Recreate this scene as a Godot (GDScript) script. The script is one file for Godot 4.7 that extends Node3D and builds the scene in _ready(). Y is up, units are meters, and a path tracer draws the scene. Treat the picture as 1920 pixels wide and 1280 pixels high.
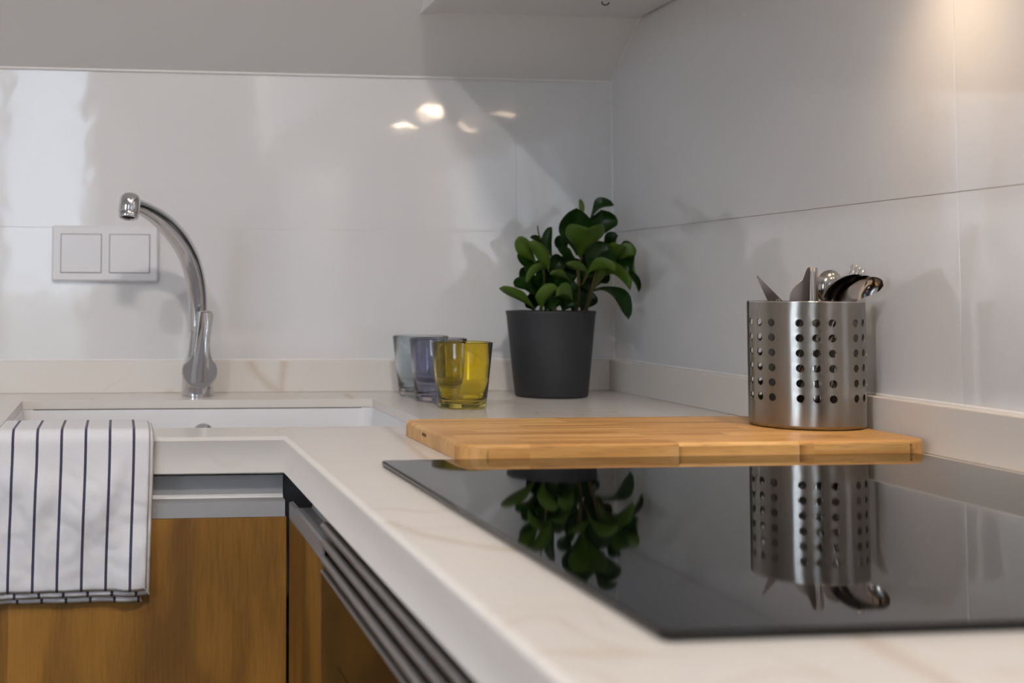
extends Node3D
# A kitchen corner: L-shaped quartz worktop with sink, hob, potted plant, tumblers and cutlery. y = 0 is the worktop, x = 0 the tiled wall on the hob side, z = 0 the tiled wall behind the sink.

var M := {}
var rng := RandomNumberGenerator.new()
const D := 0.6185          # worktop depth, both legs
const FLOOR_Y := -0.9
const SLOPE := 0.686       # rise of the sloping ceiling
const EAVE := 0.4986       # height where it meets the tiles
const FLAT := 1.55         # height of the level ceiling
const ROOM_Z := 4.6
const ROOM_X := -3.1

func V(x: float, y: float, z: float) -> Vector3:
	return Vector3(x, y, z)

const LAMP_GLOW := 24.0      # brightness of the lamp faces
const SPOT_E := 0.07        # each spotlight under the wall cabinet
const CEIL_E := 0.9         # the ceiling spotlight
const HOB_E := 2.8          # the ceiling spotlight by the hob
const SKY_E := 2.9          # overcast daylight outside the window

func _ready() -> void:
	rng.seed = 1
	var cam := Camera3D.new()
	cam.name = "camera"
	add_child(cam)
	cam.transform = Transform3D(Basis(V(0.99279, 0.00357, 0.1198), V(-0.0099, 0.99858, 0.05227), V(-0.11945, -0.05308, 0.99142)), V(-0.7983, 0.1558, 2.0099))
	var att := CameraAttributesPhysical.new()
	att.frustum_focal_length = 50.0
	att.frustum_near = 0.05
	att.frustum_far = 60.0
	att.exposure_aperture = 6.3
	att.frustum_focus_distance = 1.47
	cam.attributes = att
	cam.projection = Camera3D.PROJECTION_FRUSTUM
	cam.near = 0.05
	cam.far = 60.0
	var px := 0.05 / 2417.49
	cam.size = 1280.0 * px
	cam.frustum_offset = Vector2((960.0 - 512.44) * px, -(640.0 - 418.16) * px)
	cam.current = true

	var env := Environment.new()
	env.background_mode = Environment.BG_SKY
	var sky := Sky.new()
	var sm := ProceduralSkyMaterial.new()
	sm.sky_top_color = Color(0.79, 0.875, 0.98)
	sm.sky_horizon_color = Color(0.88, 0.935, 1.0)
	sm.ground_bottom_color = Color(0.55, 0.56, 0.56)
	sm.ground_horizon_color = Color(0.66, 0.68, 0.70)
	sm.sky_energy_multiplier = SKY_E
	sm.ground_energy_multiplier = SKY_E
	sky.sky_material = sm
	env.sky = sky
	env.tonemap_mode = Environment.TONE_MAPPER_LINEAR
	env.tonemap_exposure = 1.09
	env.sdfgi_enabled = true
	env.ssao_enabled = true
	env.ssil_enabled = true
	var we := WorldEnvironment.new()
	we.name = "environment"
	we.environment = env
	add_child(we)

	materials()
	room()
	upper_cabinet()
	ceiling_lights()
	worktop()
	base_cabinets()
	sink()
	hob()
	stave_board()
	potted_plant()
	cutlery_holder()
	faucet()
	light_switch()
	towel()
	tumbler("pale blue glass tumbler, farthest of the three, partly hidden by the violet one", V(-0.3427, 0.0003, 0.0951), 0.04205, 0.0328, 0.0898, "blue glass")
	tumbler("smoky violet glass tumbler standing between the pale blue and the yellow one", V(-0.3398, 0.0003, 0.1911), 0.04146, 0.0334, 0.0896, "violet glass")
	tumbler("yellow glass tumbler standing in front of the violet one, beside the chopping board", V(-0.3343, 0.0003, 0.2994), 0.04148, 0.0325, 0.0886, "yellow glass")
	cutlery()

# ---------------------------------------------------------------- shapes
func st() -> SurfaceTool:
	var s := SurfaceTool.new()
	s.begin(Mesh.PRIMITIVE_TRIANGLES)
	s.set_smooth_group(0)
	return s

func vert(s: SurfaceTool, p: Vector3, uv := Vector2.ZERO) -> void:
	s.set_uv(uv)
	s.add_vertex(p)

func tri(s: SurfaceTool, a: Vector3, b: Vector3, c: Vector3) -> void:      # counter-clockwise seen from outside
	vert(s, a); vert(s, c); vert(s, b)

func quad(s: SurfaceTool, a: Vector3, b: Vector3, c: Vector3, d: Vector3) -> void:
	tri(s, a, b, c); tri(s, a, c, d)

func sheet(s: SurfaceTool, nu: int, nv: int, f: Callable, flip := false, uvf = null) -> void:
	var pts := []
	var uvs := []
	for j in nv + 1:
		for i in nu + 1:
			var u := float(i) / nu
			var v := float(j) / nv
			pts.append(f.call(u, v))
			uvs.append(uvf.call(u, v) if uvf != null else Vector2(u, v))
	for j in nv:
		for i in nu:
			var a := j * (nu + 1) + i
			var k := [a, a + 1, a + nu + 2, a + nu + 1]
			if flip:
				k = [a + 1, a, a + nu + 1, a + nu + 2]
			for t in [[0, 2, 1], [0, 3, 2]]:
				for e in t:
					vert(s, pts[k[e]], uvs[k[e]])

func lathe(s: SurfaceTool, prof: Array, seg: int, at := Vector3.ZERO, sharp := 35.0) -> void:
	var grp := 10
	for i in prof.size() - 1:
		var p: Vector2 = prof[i]
		var q: Vector2 = prof[i + 1]
		if i > 0:
			var o: Vector2 = prof[i - 1]
			if absf(rad_to_deg((p - o).angle_to(q - p))) > sharp:
				grp += 1
		s.set_smooth_group(grp)
		for k in seg:
			var t0 := -TAU * k / seg
			var t1 := -TAU * (k + 1) / seg
			var a := at + V(p.x * cos(t0), p.y, p.x * sin(t0))
			var b := at + V(p.x * cos(t1), p.y, p.x * sin(t1))
			var c := at + V(q.x * cos(t1), q.y, q.x * sin(t1))
			var d := at + V(q.x * cos(t0), q.y, q.x * sin(t0))
			if p.x > 1e-6:
				tri(s, a, b, c)
			if q.x > 1e-6:
				tri(s, a, c, d)
	s.set_smooth_group(0)

func tube(s: SurfaceTool, pts: Array, radii: Array, seg: int, side := Vector3.ZERO) -> void:   # radii: Vector2(across, along side)
	var n := pts.size()
	var rings := []
	var nn := side
	for i in n:
		var t: Vector3 = (pts[mini(i + 1, n - 1)] - pts[maxi(i - 1, 0)]).normalized()
		if nn == Vector3.ZERO:
			nn = t.cross(V(0.31, 0.2, 0.93)).normalized()
		nn = (nn - t * nn.dot(t)).normalized()
		var b := t.cross(nn)
		var r: Vector2 = radii[i]
		var ring := []
		for k in seg:
			var a := TAU * k / seg
			ring.append(pts[i] + nn * cos(a) * r.x + b * sin(a) * r.y)
		rings.append(ring)
	s.set_smooth_group(1)
	for i in n - 1:
		for k in seg:
			var l := (k + 1) % seg
			quad(s, rings[i][k], rings[i][l], rings[i + 1][l], rings[i + 1][k])
	s.set_smooth_group(2)
	for k in seg:
		var l := (k + 1) % seg
		tri(s, pts[0], rings[0][l], rings[0][k])
		tri(s, pts[n - 1], rings[n - 1][k], rings[n - 1][l])
	s.set_smooth_group(0)

func curve(p: Array, steps: int) -> Array:                                  # a smooth path through the points
	var c := Curve3D.new()
	for i in p.size():
		var t: Vector3 = (p[mini(i + 1, p.size() - 1)] - p[maxi(i - 1, 0)]) / 6.0
		c.add_point(p[i], -t, t)
	var out := []
	for i in steps + 1:
		out.append(c.sample_baked(c.get_baked_length() * i / steps, true))
	return out

func ccw(poly: PackedVector2Array) -> PackedVector2Array:
	if Geometry2D.is_polygon_clockwise(poly):
		poly.reverse()
	return poly

func inset(poly: PackedVector2Array, b: float) -> PackedVector2Array:
	var out := PackedVector2Array()
	var n := poly.size()
	for i in n:
		var e0 := (poly[i] - poly[(i + n - 1) % n]).normalized()
		var e1 := (poly[(i + 1) % n] - poly[i]).normalized()
		var n0 := Vector2(-e0.y, e0.x)
		var n1 := Vector2(-e1.y, e1.x)
		var m := (n0 + n1)
		out.append(poly[i] + m * (b / maxf(0.35, 1.0 + n0.dot(n1))))
	return out

func prism(s: SurfaceTool, outline: PackedVector2Array, z0: float, z1: float, bev := 0.0, xf := Transform3D(), smooth := false) -> void:
	var poly := outline
	if Geometry2D.is_polygon_clockwise(poly) == (signf((Vector2(1, 0)).cross(Vector2(0, 1))) > 0.0 and area(poly) > 0.0):
		poly = outline
	if area(poly) < 0.0:
		poly.reverse()
	var n := poly.size()
	var small := inset(poly, bev) if bev > 0.0 else poly
	var levels := [[poly, z0], [poly, z1]]
	if bev > 0.0:
		levels = [[small, z0], [poly, z0 + bev], [poly, z1 - bev], [small, z1]]
	for l in levels.size() - 1:
		s.set_smooth_group(1 if smooth else 4294967295)
		for i in n:
			var j := (i + 1) % n
			var p0: PackedVector2Array = levels[l][0]
			var p1: PackedVector2Array = levels[l + 1][0]
			var za: float = levels[l][1]
			var zb: float = levels[l + 1][1]
			quad(s, xf * V(p0[i].x, p0[i].y, za), xf * V(p0[j].x, p0[j].y, za), xf * V(p1[j].x, p1[j].y, zb), xf * V(p1[i].x, p1[i].y, zb))
	s.set_smooth_group(4294967295)
	var idx := Geometry2D.triangulate_polygon(small)
	for k in range(0, idx.size(), 3):
		var a := small[idx[k]]
		var b := small[idx[k + 1]]
		var c := small[idx[k + 2]]
		if (b - a).cross(c - a) < 0.0:
			var h := b
			b = c
			c = h
		tri(s, xf * V(a.x, a.y, z1), xf * V(b.x, b.y, z1), xf * V(c.x, c.y, z1))
		tri(s, xf * V(a.x, a.y, z0), xf * V(c.x, c.y, z0), xf * V(b.x, b.y, z0))
	s.set_smooth_group(0)

func area(poly: PackedVector2Array) -> float:
	var t := 0.0
	for i in poly.size():
		t += poly[i].cross(poly[(i + 1) % poly.size()])
	return t

func box(s: SurfaceTool, lo: Vector3, hi: Vector3, c := 0.0) -> void:       # chamfered box
	s.set_smooth_group(4294967295)
	if c <= 0.0:
		for ax in 3:
			var b := (ax + 1) % 3
			var d := (ax + 2) % 3
			for sgn in 2:
				var p := [lo, lo, lo, lo]
				for k in 4:
					var v := lo
					v[ax] = hi[ax] if sgn else lo[ax]
					v[b] = hi[b] if k in [1, 2] else lo[b]
					v[d] = hi[d] if k in [2, 3] else lo[d]
					p[k] = v
				if sgn:
					quad(s, p[0], p[1], p[2], p[3])
				else:
					quad(s, p[3], p[2], p[1], p[0])
		s.set_smooth_group(0)
		return
	var mid := (lo + hi) / 2.0
	var half := (hi - lo) / 2.0
	var face := func(ax: int, sgn: float, sb: float, sd: float) -> Vector3:
		var v := Vector3.ZERO
		v[ax] = sgn * half[ax]
		v[(ax + 1) % 3] = sb * (half[(ax + 1) % 3] - c)
		v[(ax + 2) % 3] = sd * (half[(ax + 2) % 3] - c)
		return mid + v
	var out := func(a: Vector3, b: Vector3, d: Vector3, e) -> void:
		var nrm := (b - a).cross(d - a)
		var ctr: Vector3 = (a + b + d) / 3.0 - mid
		if nrm.dot(ctr) >= 0.0:
			tri(s, a, b, d)
			if e != null:
				tri(s, a, d, e)
		else:
			tri(s, a, d, b)
			if e != null:
				tri(s, a, e, d)
	for ax in 3:
		for sg in [-1.0, 1.0]:
			out.call(face.call(ax, sg, -1, -1), face.call(ax, sg, 1, -1), face.call(ax, sg, 1, 1), face.call(ax, sg, -1, 1))
			for sb in [-1.0, 1.0]:      # edge between +-ax and +-(ax+1)
				out.call(face.call(ax, sg, sb, -1), face.call(ax, sg, sb, 1), face.call((ax + 1) % 3, sb, 1, sg), face.call((ax + 1) % 3, sb, -1, sg))
	for sx in [-1.0, 1.0]:
		for sy in [-1.0, 1.0]:
			for sz in [-1.0, 1.0]:
				out.call(face.call(0, sx, sy, sz), face.call(1, sy, sz, sx), face.call(2, sz, sx, sy), null)
	s.set_smooth_group(0)

func P2(a: Array) -> PackedVector2Array:
	var o := PackedVector2Array()
	for i in range(0, a.size(), 2):
		o.append(Vector2(a[i], a[i + 1]))
	return o

func round_rect(x0: float, y0: float, x1: float, y1: float, r: float, n := 6) -> PackedVector2Array:
	var o := PackedVector2Array()
	for k in 4:
		var cx: float = [x1 - r, x0 + r, x0 + r, x1 - r][k]
		var cy: float = [y1 - r, y1 - r, y0 + r, y0 + r][k]
		for i in n + 1:
			var a := PI / 2 * (k + float(i) / n)
			o.append(Vector2(cx + r * cos(a), cy + r * sin(a)))
	return o

# ---------------------------------------------------------------- objects
func numbered(called: String, parent: Node = self) -> String:
	if not parent.has_node(called):
		return called
	var k := 1
	while parent.has_node("%s_%03d" % [called, k]):
		k += 1
	return "%s_%03d" % [called, k]

func obj(called: String, s: SurfaceTool, mat: Material, parent: Node = self) -> MeshInstance3D:
	s.generate_normals()
	var o := MeshInstance3D.new()
	o.mesh = s.commit()
	o.material_override = mat
	o.name = numbered(called, parent)
	parent.add_child(o, true)
	return o

func tag(o: Node, label: String, category := "", group := "") -> Node:
	o.set_meta("label", label)
	if category:
		o.set_meta("category", category)
	if group:
		o.set_meta("group", group)
	return o

func thing(called: String, label: String, category: String, at := Vector3.ZERO, group := "") -> Node3D:
	var o := Node3D.new()
	o.name = numbered(called)
	add_child(o, true)
	o.position = at
	tag(o, label, category, group)
	return o

func struct(called: String, s: SurfaceTool, mat: Material, label := "") -> MeshInstance3D:
	var o := obj(called, s, mat)
	o.set_meta("kind", "structure")
	if label:
		o.set_meta("label", label)
	return o

# ---------------------------------------------------------------- materials
func mat(called: String, c: Color, rough := 0.5, metal := 0.0) -> StandardMaterial3D:
	var m := StandardMaterial3D.new()
	m.resource_name = called
	m.albedo_color = c
	m.roughness = rough
	m.metallic = metal
	M[called] = m
	return m

func noise(sd: int, f: float, oct := 4) -> FastNoiseLite:
	var n := FastNoiseLite.new()
	n.seed = sd
	n.frequency = f
	n.noise_type = FastNoiseLite.TYPE_SIMPLEX
	n.fractal_octaves = oct
	return n

func waves(sd: int, f: float, strength: float, size := 256) -> NoiseTexture2D:
	var t := NoiseTexture2D.new()
	t.noise = noise(sd, f, 3)
	t.width = size
	t.height = size
	t.seamless = true
	t.as_normal_map = true
	t.bump_strength = strength
	return t

func triplanar(m: StandardMaterial3D, scale: Vector3, world := true) -> void:
	m.uv1_triplanar = true
	m.uv1_world_triplanar = world
	m.uv1_scale = scale

func wood_image(w: int, h: int, sd: int, stops: Array, ring: float, pore: float) -> ImageTexture:   # grain runs along v
	var im := Image.create(w, h, false, Image.FORMAT_RGB8)
	var warp := noise(sd, 0.9, 3)
	var band := noise(sd + 1, 1.0, 4)
	var fine := noise(sd + 2, 1.0, 2)
	var g := Gradient.new()
	g.offsets = PackedFloat32Array([0.0, 0.35, 0.65, 1.0])
	g.colors = PackedColorArray(stops)
	for y in h:
		var v := float(y) / h
		for x in w:
			var u := float(x) / w
			var k := u * ring + 0.35 * warp.get_noise_2d(u * 3.0, v * 1.4)
			var t := 0.5 + 0.75 * band.get_noise_2d(k * 1.0, v * 0.7)
			var p := fine.get_noise_2d(u * 120.0, v * 7.0)
			var c := g.sample(clampf(t + 0.16 * p, 0, 1))
			if p > 0.33:
				c = c.darkened(pore * (p - 0.33) * 3.0)
			im.set_pixel(x, y, c)
	return ImageTexture.create_from_image(im)

func quartz_image(n: int) -> ImageTexture:
	var im := Image.create(n, n, false, Image.FORMAT_RGB8)
	var a := noise(41, 1.0, 4)
	var b := noise(42, 1.0, 3)
	var base := Color(0.865, 0.842, 0.815)
	var vein := Color(0.70, 0.60, 0.49)
	var path := []
	for p in [V(-0.614, 0, 1.140), V(-0.609, 0, 1.168), V(-0.600, 0, 1.192), V(-0.583, 0, 1.220), V(-0.565, 0, 1.238), V(-0.545, 0, 1.248), V(-0.45, 0, 1.30)]:
		path.append(Vector2(fposmod(p.x * 0.8, 1.0), fposmod(p.z * 0.8, 1.0)))
	for y in n:
		for x in n:
			var u := float(x) / n
			var v := float(y) / n
			var q := a.get_noise_2d(u * 2.2 + 0.5 * b.get_noise_2d(u * 3.0, v * 3.0), v * 1.5 + 3.0)
			var m := pow(maxf(0.0, 1.0 - absf(q) * 14.0), 2.0) * clampf(b.get_noise_2d(u * 2.0 + 9.0, v * 2.0) * 2.4 - 0.25, 0.0, 1.0)
			var w := 1.0                                           # one broad warm vein crossing the slab by the hob
			for k in path.size() - 1:
				w = minf(w, Vector2(u, v).distance_to(Geometry2D.get_closest_point_to_segment(Vector2(u, v), path[k], path[k + 1])))
			w = clampf(1.0 - w / (0.010 + 0.006 * b.get_noise_2d(u * 14.0, v * 14.0)), 0.0, 1.0)
			var c := base.lerp(vein, maxf(0.30 * m, 0.38 * w * w))
			c = c.lightened(0.05 * b.get_noise_2d(u * 5.0, v * 5.0) + 0.03)
			im.set_pixel(x, y, c)
	return ImageTexture.create_from_image(im)

func cloth_image() -> ImageTexture:                                         # one stripe spacing across, plain weave
	var im := Image.create(256, 256, false, Image.FORMAT_RGB8)
	var n := noise(77, 0.08, 3)
	for y in 256:
		for x in 256:
			var weave := 0.025 * (sin(x * TAU / 8.0) * sin(y * TAU / 8.0)) + 0.04 * n.get_noise_2d(x * 2.0, y * 0.7)
			var c := Color(0.86, 0.86, 0.875)
			var edge := absf(x - 128.0 + 2.0 * n.get_noise_2d(3.0, y * 4.0))
			if edge < 14.5 + 2.5 * n.get_noise_2d(x, y * 3.0):
				c = Color(0.25, 0.25, 0.34)
			im.set_pixel(x, y, Color(c.r + weave, c.g + weave, c.b + weave))
	return ImageTexture.create_from_image(im)

func materials() -> void:
	var m := mat("glossy white tile", Color(0.86, 0.86, 0.865), 0.055)
	m.metallic_specular = 0.78
	m.normal_enabled = true
	m.normal_texture = waves(5, 0.012, 1.2)
	m.normal_scale = 0.12
	triplanar(m, V(2.2, 2.2, 2.2))
	mat("grout", Color(0.60, 0.58, 0.56), 0.9)
	mat("pale grout", Color(0.86, 0.86, 0.86), 0.8)
	mat("silicone", Color(0.88, 0.88, 0.88), 0.45)
	mat("wall paint", Color(0.86, 0.86, 0.86), 0.9)
	mat("taupe paint", Color(0.66, 0.64, 0.62), 0.9)
	mat("ceiling paint", Color(0.87, 0.87, 0.87), 0.9)
	m = mat("quartz", Color.WHITE, 0.24)
	m.albedo_texture = quartz_image(640)
	triplanar(m, V(0.8, 0.8, 0.8))
	m = mat("oak door", Color.WHITE, 0.5)
	m.albedo_texture = wood_image(384, 384, 11, [Color(0.42, 0.285, 0.085), Color(0.525, 0.36, 0.115), Color(0.60, 0.42, 0.14), Color(0.66, 0.47, 0.185)], 3.0, 0.07)
	triplanar(m, V(2.2, 1.6, 2.2))
	for k in 3:
		m = mat("beech %d" % k, Color(1, 1, 1) if k == 0 else [Color(0.95, 0.93, 0.90), Color(0.99, 0.975, 0.95)][k - 1], 0.42)
		m.albedo_texture = M["beech 0"].albedo_texture if k else wood_image(256, 256, 23, [Color(0.76, 0.555, 0.31), Color(0.83, 0.635, 0.38), Color(0.865, 0.675, 0.42), Color(0.90, 0.72, 0.47)], 2.5, 0.10)
		m.uv1_scale = V(1, 1, 1)
	mat("burnt mark", Color(0.30, 0.17, 0.09), 0.8)
	m = mat("brushed steel", Color(0.60, 0.58, 0.55), 0.25, 1.0)
	m.anisotropy_enabled = true
	m.anisotropy = -0.7
	m.normal_enabled = true
	var br := NoiseTexture2D.new()
	br.noise = noise(8, 0.5, 2)
	br.width = 128
	br.height = 512
	br.seamless = true
	br.as_normal_map = true
	br.bump_strength = 1.0
	m.normal_texture = br
	m.normal_scale = 0.05
	m.uv1_scale = V(1, 3, 1)
	mat("polished steel", Color(0.78, 0.76, 0.74), 0.14, 1.0)
	mat("satin steel", Color(0.66, 0.63, 0.61), 0.36, 1.0)
	mat("chrome", Color(0.82, 0.82, 0.83), 0.07, 1.0)
	mat("aerator", Color(0.03, 0.03, 0.03), 0.6)
	mat("white plastic", Color(0.87, 0.87, 0.885), 0.22)
	mat("switch gap", Color(0.25, 0.25, 0.27), 0.8)
	mat("hob glass", Color(0.012, 0.012, 0.014), 0.035)
	mat("ceramic", Color(0.88, 0.88, 0.89), 0.2)
	m = mat("grey pot", Color(0.155, 0.165, 0.18), 0.6)
	mat("soil", Color(0.06, 0.045, 0.035), 0.95)
	mat("perlite", Color(0.8, 0.8, 0.78), 0.8)
	m = mat("leaf top", Color(0.075, 0.19, 0.03), 0.3)
	m.metallic_specular = 0.35
	m = mat("leaf under", Color(0.25, 0.36, 0.06), 0.5)
	m.backlight_enabled = true
	m.backlight = Color(0.12, 0.16, 0.03)
	mat("stem", Color(0.30, 0.27, 0.12), 0.6)
	m = mat("towel cloth", Color.WHITE, 0.95)
	m.albedo_texture = cloth_image()
	m.rim_enabled = true
	m.rim = 0.3
	mat("aluminium", Color(0.68, 0.68, 0.685), 0.5, 0.45)
	mat("shadow joint", Color(0.22, 0.20, 0.19), 0.9)
	mat("dark gap", Color(0.015, 0.015, 0.015), 0.9)
	mat("oven steel", Color(0.62, 0.61, 0.60), 0.42, 0.7)
	mat("oven glass", Color(0.035, 0.024, 0.018), 0.08)
	mat("white laminate", Color(0.85, 0.85, 0.85), 0.4)
	mat("cabinet carcass", Color(0.75, 0.75, 0.75), 0.5)
	m = mat("floor oak", Color.WHITE, 0.5)
	m.albedo_color = Color(0.62, 0.66, 0.75)
	m.albedo_texture = M["oak door"].albedo_texture
	triplanar(m, V(1.2, 1.2, 1.2))
	mat("dark door", Color(0.13, 0.10, 0.08), 0.5)
	for g in [["blue glass", Color(0.935, 0.968, 0.99)], ["violet glass", Color(0.855, 0.85, 0.92)], ["yellow glass", Color(1.0, 0.938, 0.45)]]:
		m = mat(g[0], g[1], 0.02)
		m.albedo_color.a = 0.0
		m.refraction_enabled = true
		m.refraction_scale = 0.05
		m.transparency = BaseMaterial3D.TRANSPARENCY_ALPHA
	m = mat("frosted glass", Color(0.62, 0.64, 0.66, 0.50), 0.3)
	m.transparency = BaseMaterial3D.TRANSPARENCY_ALPHA
	m = mat("window glass", Color(0.95, 0.97, 1.0, 0.04), 0.02)
	m.transparency = BaseMaterial3D.TRANSPARENCY_ALPHA
	m = mat("lamp glow", Color(1, 0.85, 0.66), 0.4)
	m.emission_enabled = true
	m.emission = Color(1.0, 0.89, 0.76)
	m.emission_energy_multiplier = LAMP_GLOW

# ---------------------------------------------------------------- the room
func tile_run(wall: Node, ax: int, cols: Array, rows: Array, jt: float) -> void:
	for r in rows.size() - 1:
		for c in cols.size() - 1:
			var s := st()
			var lo := Vector3.ZERO
			var hi := Vector3.ZERO
			lo[ax] = cols[c] + jt; hi[ax] = cols[c + 1] - jt
			lo.y = rows[r] + jt; hi.y = rows[r + 1] - jt
			var n := 0 if ax == 2 else 2
			if ax == 2:
				lo.x = 0.0; hi.x = 0.006
			else:
				lo.z = -0.006; hi.z = 0.0
			box(s, lo, hi, 0.00015)
			obj("tile", s, M["glossy white tile"], wall)

func room() -> void:
	var s := st()
	box(s, V(ROOM_X - 0.12, FLOOR_Y - 0.1, -0.12), V(0.126, 1.75, -0.006))
	var wb := struct("wall_back", s, M["wall paint"], "white wall behind the sink, clad in large glossy tiles")
	tile_run(wb, 0, [-2.862, -1.702, -1.062, -0.162, 0.0], [-0.05, 0.2535, EAVE + 0.01], 0.0002)
	s = st()
	box(s, V(ROOM_X, -0.05, -0.0059), V(0.0, EAVE, -0.0005))
	obj("grout", s, M["pale grout"], wb)
	s = st()
	box(s, V(0.006, FLOOR_Y - 0.1, -0.0055), V(0.126, 1.75, ROOM_Z + 0.12))
	var wr := struct("wall_right", s, M["wall paint"], "white wall beside the hob, clad in large glossy tiles")
	tile_run(wr, 2, [-0.0005, 0.8656, 1.7656, 2.6656], [-0.05, 0.2535, 0.80], 0.0003)
	s = st()
	box(s, V(0.0008, -0.05, 0.0), V(0.0059, 0.80, 2.66))
	obj("grout", s, M["grout"], wr)
	s = st()
	var la := 2.8                                                # with a wide window in it
	var lb := 3.85
	var lc := 0.0
	var ld := 1.30
	box(s, V(ROOM_X - 0.12, FLOOR_Y - 0.1, -0.0055), V(ROOM_X, 1.75, la))
	box(s, V(ROOM_X - 0.12, FLOOR_Y - 0.1, lb), V(ROOM_X, 1.75, ROOM_Z + 0.12))
	box(s, V(ROOM_X - 0.12, FLOOR_Y - 0.1, la), V(ROOM_X, lc, lb))
	box(s, V(ROOM_X - 0.12, ld, la), V(ROOM_X, 1.75, lb))
	struct("wall_left", s, M["wall paint"])
	s = st()
	var fx0 := ROOM_X - 0.09
	var fx1 := ROOM_X - 0.03
	box(s, V(fx0, lc, la), V(fx1, ld, la + 0.05), 0.004)
	box(s, V(fx0, lc, lb - 0.05), V(fx1, ld, lb), 0.004)
	box(s, V(fx0, lc, la + 0.05), V(fx1, lc + 0.05, lb - 0.05), 0.004)
	box(s, V(fx0, ld - 0.05, la + 0.05), V(fx1, ld, lb - 0.05), 0.004)
	box(s, V(fx0, lc + 0.05, 3.30), V(fx1, ld - 0.05, 3.35), 0.004)
	var w2 := struct("window_2", s, M["white laminate"], "wide white-framed window with two panes")
	for z in [[la + 0.05, 3.30], [3.35, lb - 0.05]]:
		s = st()
		box(s, V(ROOM_X - 0.063, lc + 0.05, z[0]), V(ROOM_X - 0.057, ld - 0.05, z[1]))
		obj("pane", s, M["window glass"], w2)
	s = st()                                                      # wall behind the photographer, with a tall window in it
	var wx0 := -1.65
	var wx1 := -0.900
	var wy1 := 1.45
	box(s, V(ROOM_X, FLOOR_Y, ROOM_Z), V(wx0, FLAT, ROOM_Z + 0.12))
	box(s, V(wx1, FLOOR_Y, ROOM_Z), V(0.006, FLAT, ROOM_Z + 0.12))
	box(s, V(wx0, wy1, ROOM_Z), V(wx1, FLAT, ROOM_Z + 0.12))
	box(s, V(wx0, FLOOR_Y, ROOM_Z), V(wx1, -0.88, ROOM_Z + 0.12))
	struct("wall_front", s, M["taupe paint"])
	s = st()
	box(s, V(wx0, -0.88, ROOM_Z + 0.03), V(wx0 + 0.06, wy1, ROOM_Z + 0.09), 0.004)
	box(s, V(wx1 - 0.06, -0.88, ROOM_Z + 0.03), V(wx1, wy1, ROOM_Z + 0.09), 0.004)
	box(s, V(wx0 + 0.06, -0.88, ROOM_Z + 0.03), V(wx1 - 0.06, -0.82, ROOM_Z + 0.09), 0.004)
	box(s, V(wx0 + 0.06, wy1 - 0.06, ROOM_Z + 0.03), V(wx1 - 0.06, wy1, ROOM_Z + 0.09), 0.004)
	box(s, V(-1.43, -0.82, ROOM_Z + 0.03), V(-1.37, wy1 - 0.06, ROOM_Z + 0.09), 0.004)
	var w := struct("window_1", s, M["white laminate"], "tall white-framed window with two panes")
	for x in [[wx0 + 0.06, -1.43], [-1.37, wx1 - 0.06]]:
		s = st()
		box(s, V(x[0], -0.82, ROOM_Z + 0.058), V(x[1], wy1 - 0.06, ROOM_Z + 0.064))
		obj("pane", s, M["frosted glass"], w)
	s = st()
	box(s, V(ROOM_X - 0.12, FLOOR_Y - 0.1, -0.12), V(0.126, FLOOR_Y, ROOM_Z + 0.12))
	struct("floor", s, M["floor oak"])
	s = st()                                                      # sloping, then level
	var zf := (FLAT - EAVE) / SLOPE
	var yb := EAVE - SLOPE * 0.006
	prism(s, P2([0.006, yb, -zf, FLAT, -ROOM_Z, FLAT, -ROOM_Z, FLAT + 0.1, -zf + 0.04, FLAT + 0.1, 0.006, EAVE + 0.1]), ROOM_X, 0.006, 0.0, Transform3D(Basis(V(0, 0, -1), V(0, 1, 0), V(1, 0, 0)), Vector3.ZERO))
	struct("ceiling", s, M["ceiling paint"], "smooth white ceiling sloping up from the tiles behind the sink")
	s = st()                                                      # sealant beads
	tube(s, [V(ROOM_X, EAVE + 0.001, 0.001), V(0, EAVE + 0.001, 0.001)], [Vector2(0.0026, 0.0026), Vector2(0.0026, 0.0026)], 10)
	struct("trim_1", s, M["silicone"], "thin white sealant bead between tiles and sloping ceiling")
	s = st()
	tube(s, [V(-0.0006, EAVE, 0), V(-0.0006, EAVE + SLOPE * 0.5, 0.5)], [Vector2(0.0022, 0.0022), Vector2(0.0022, 0.0022)], 10)
	struct("trim_2", s, M["silicone"], "thin white sealant bead up the slope beside the wall of the hob")
	s = st()
	tube(s, [V(-0.0002, 0.03, 0.0002), V(-0.0002, EAVE, 0.0002)], [Vector2(0.0016, 0.0016), Vector2(0.0016, 0.0016)], 10)
	struct("trim_3", s, M["silicone"], "thin upright sealant bead in the tiled corner")
	s = st()
	box(s, V(-0.70, FLOOR_Y, ROOM_Z - 0.045), V(-0.02, 1.15, ROOM_Z - 0.002), 0.003)
	struct("door_1", s, M["dark door"])

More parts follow.
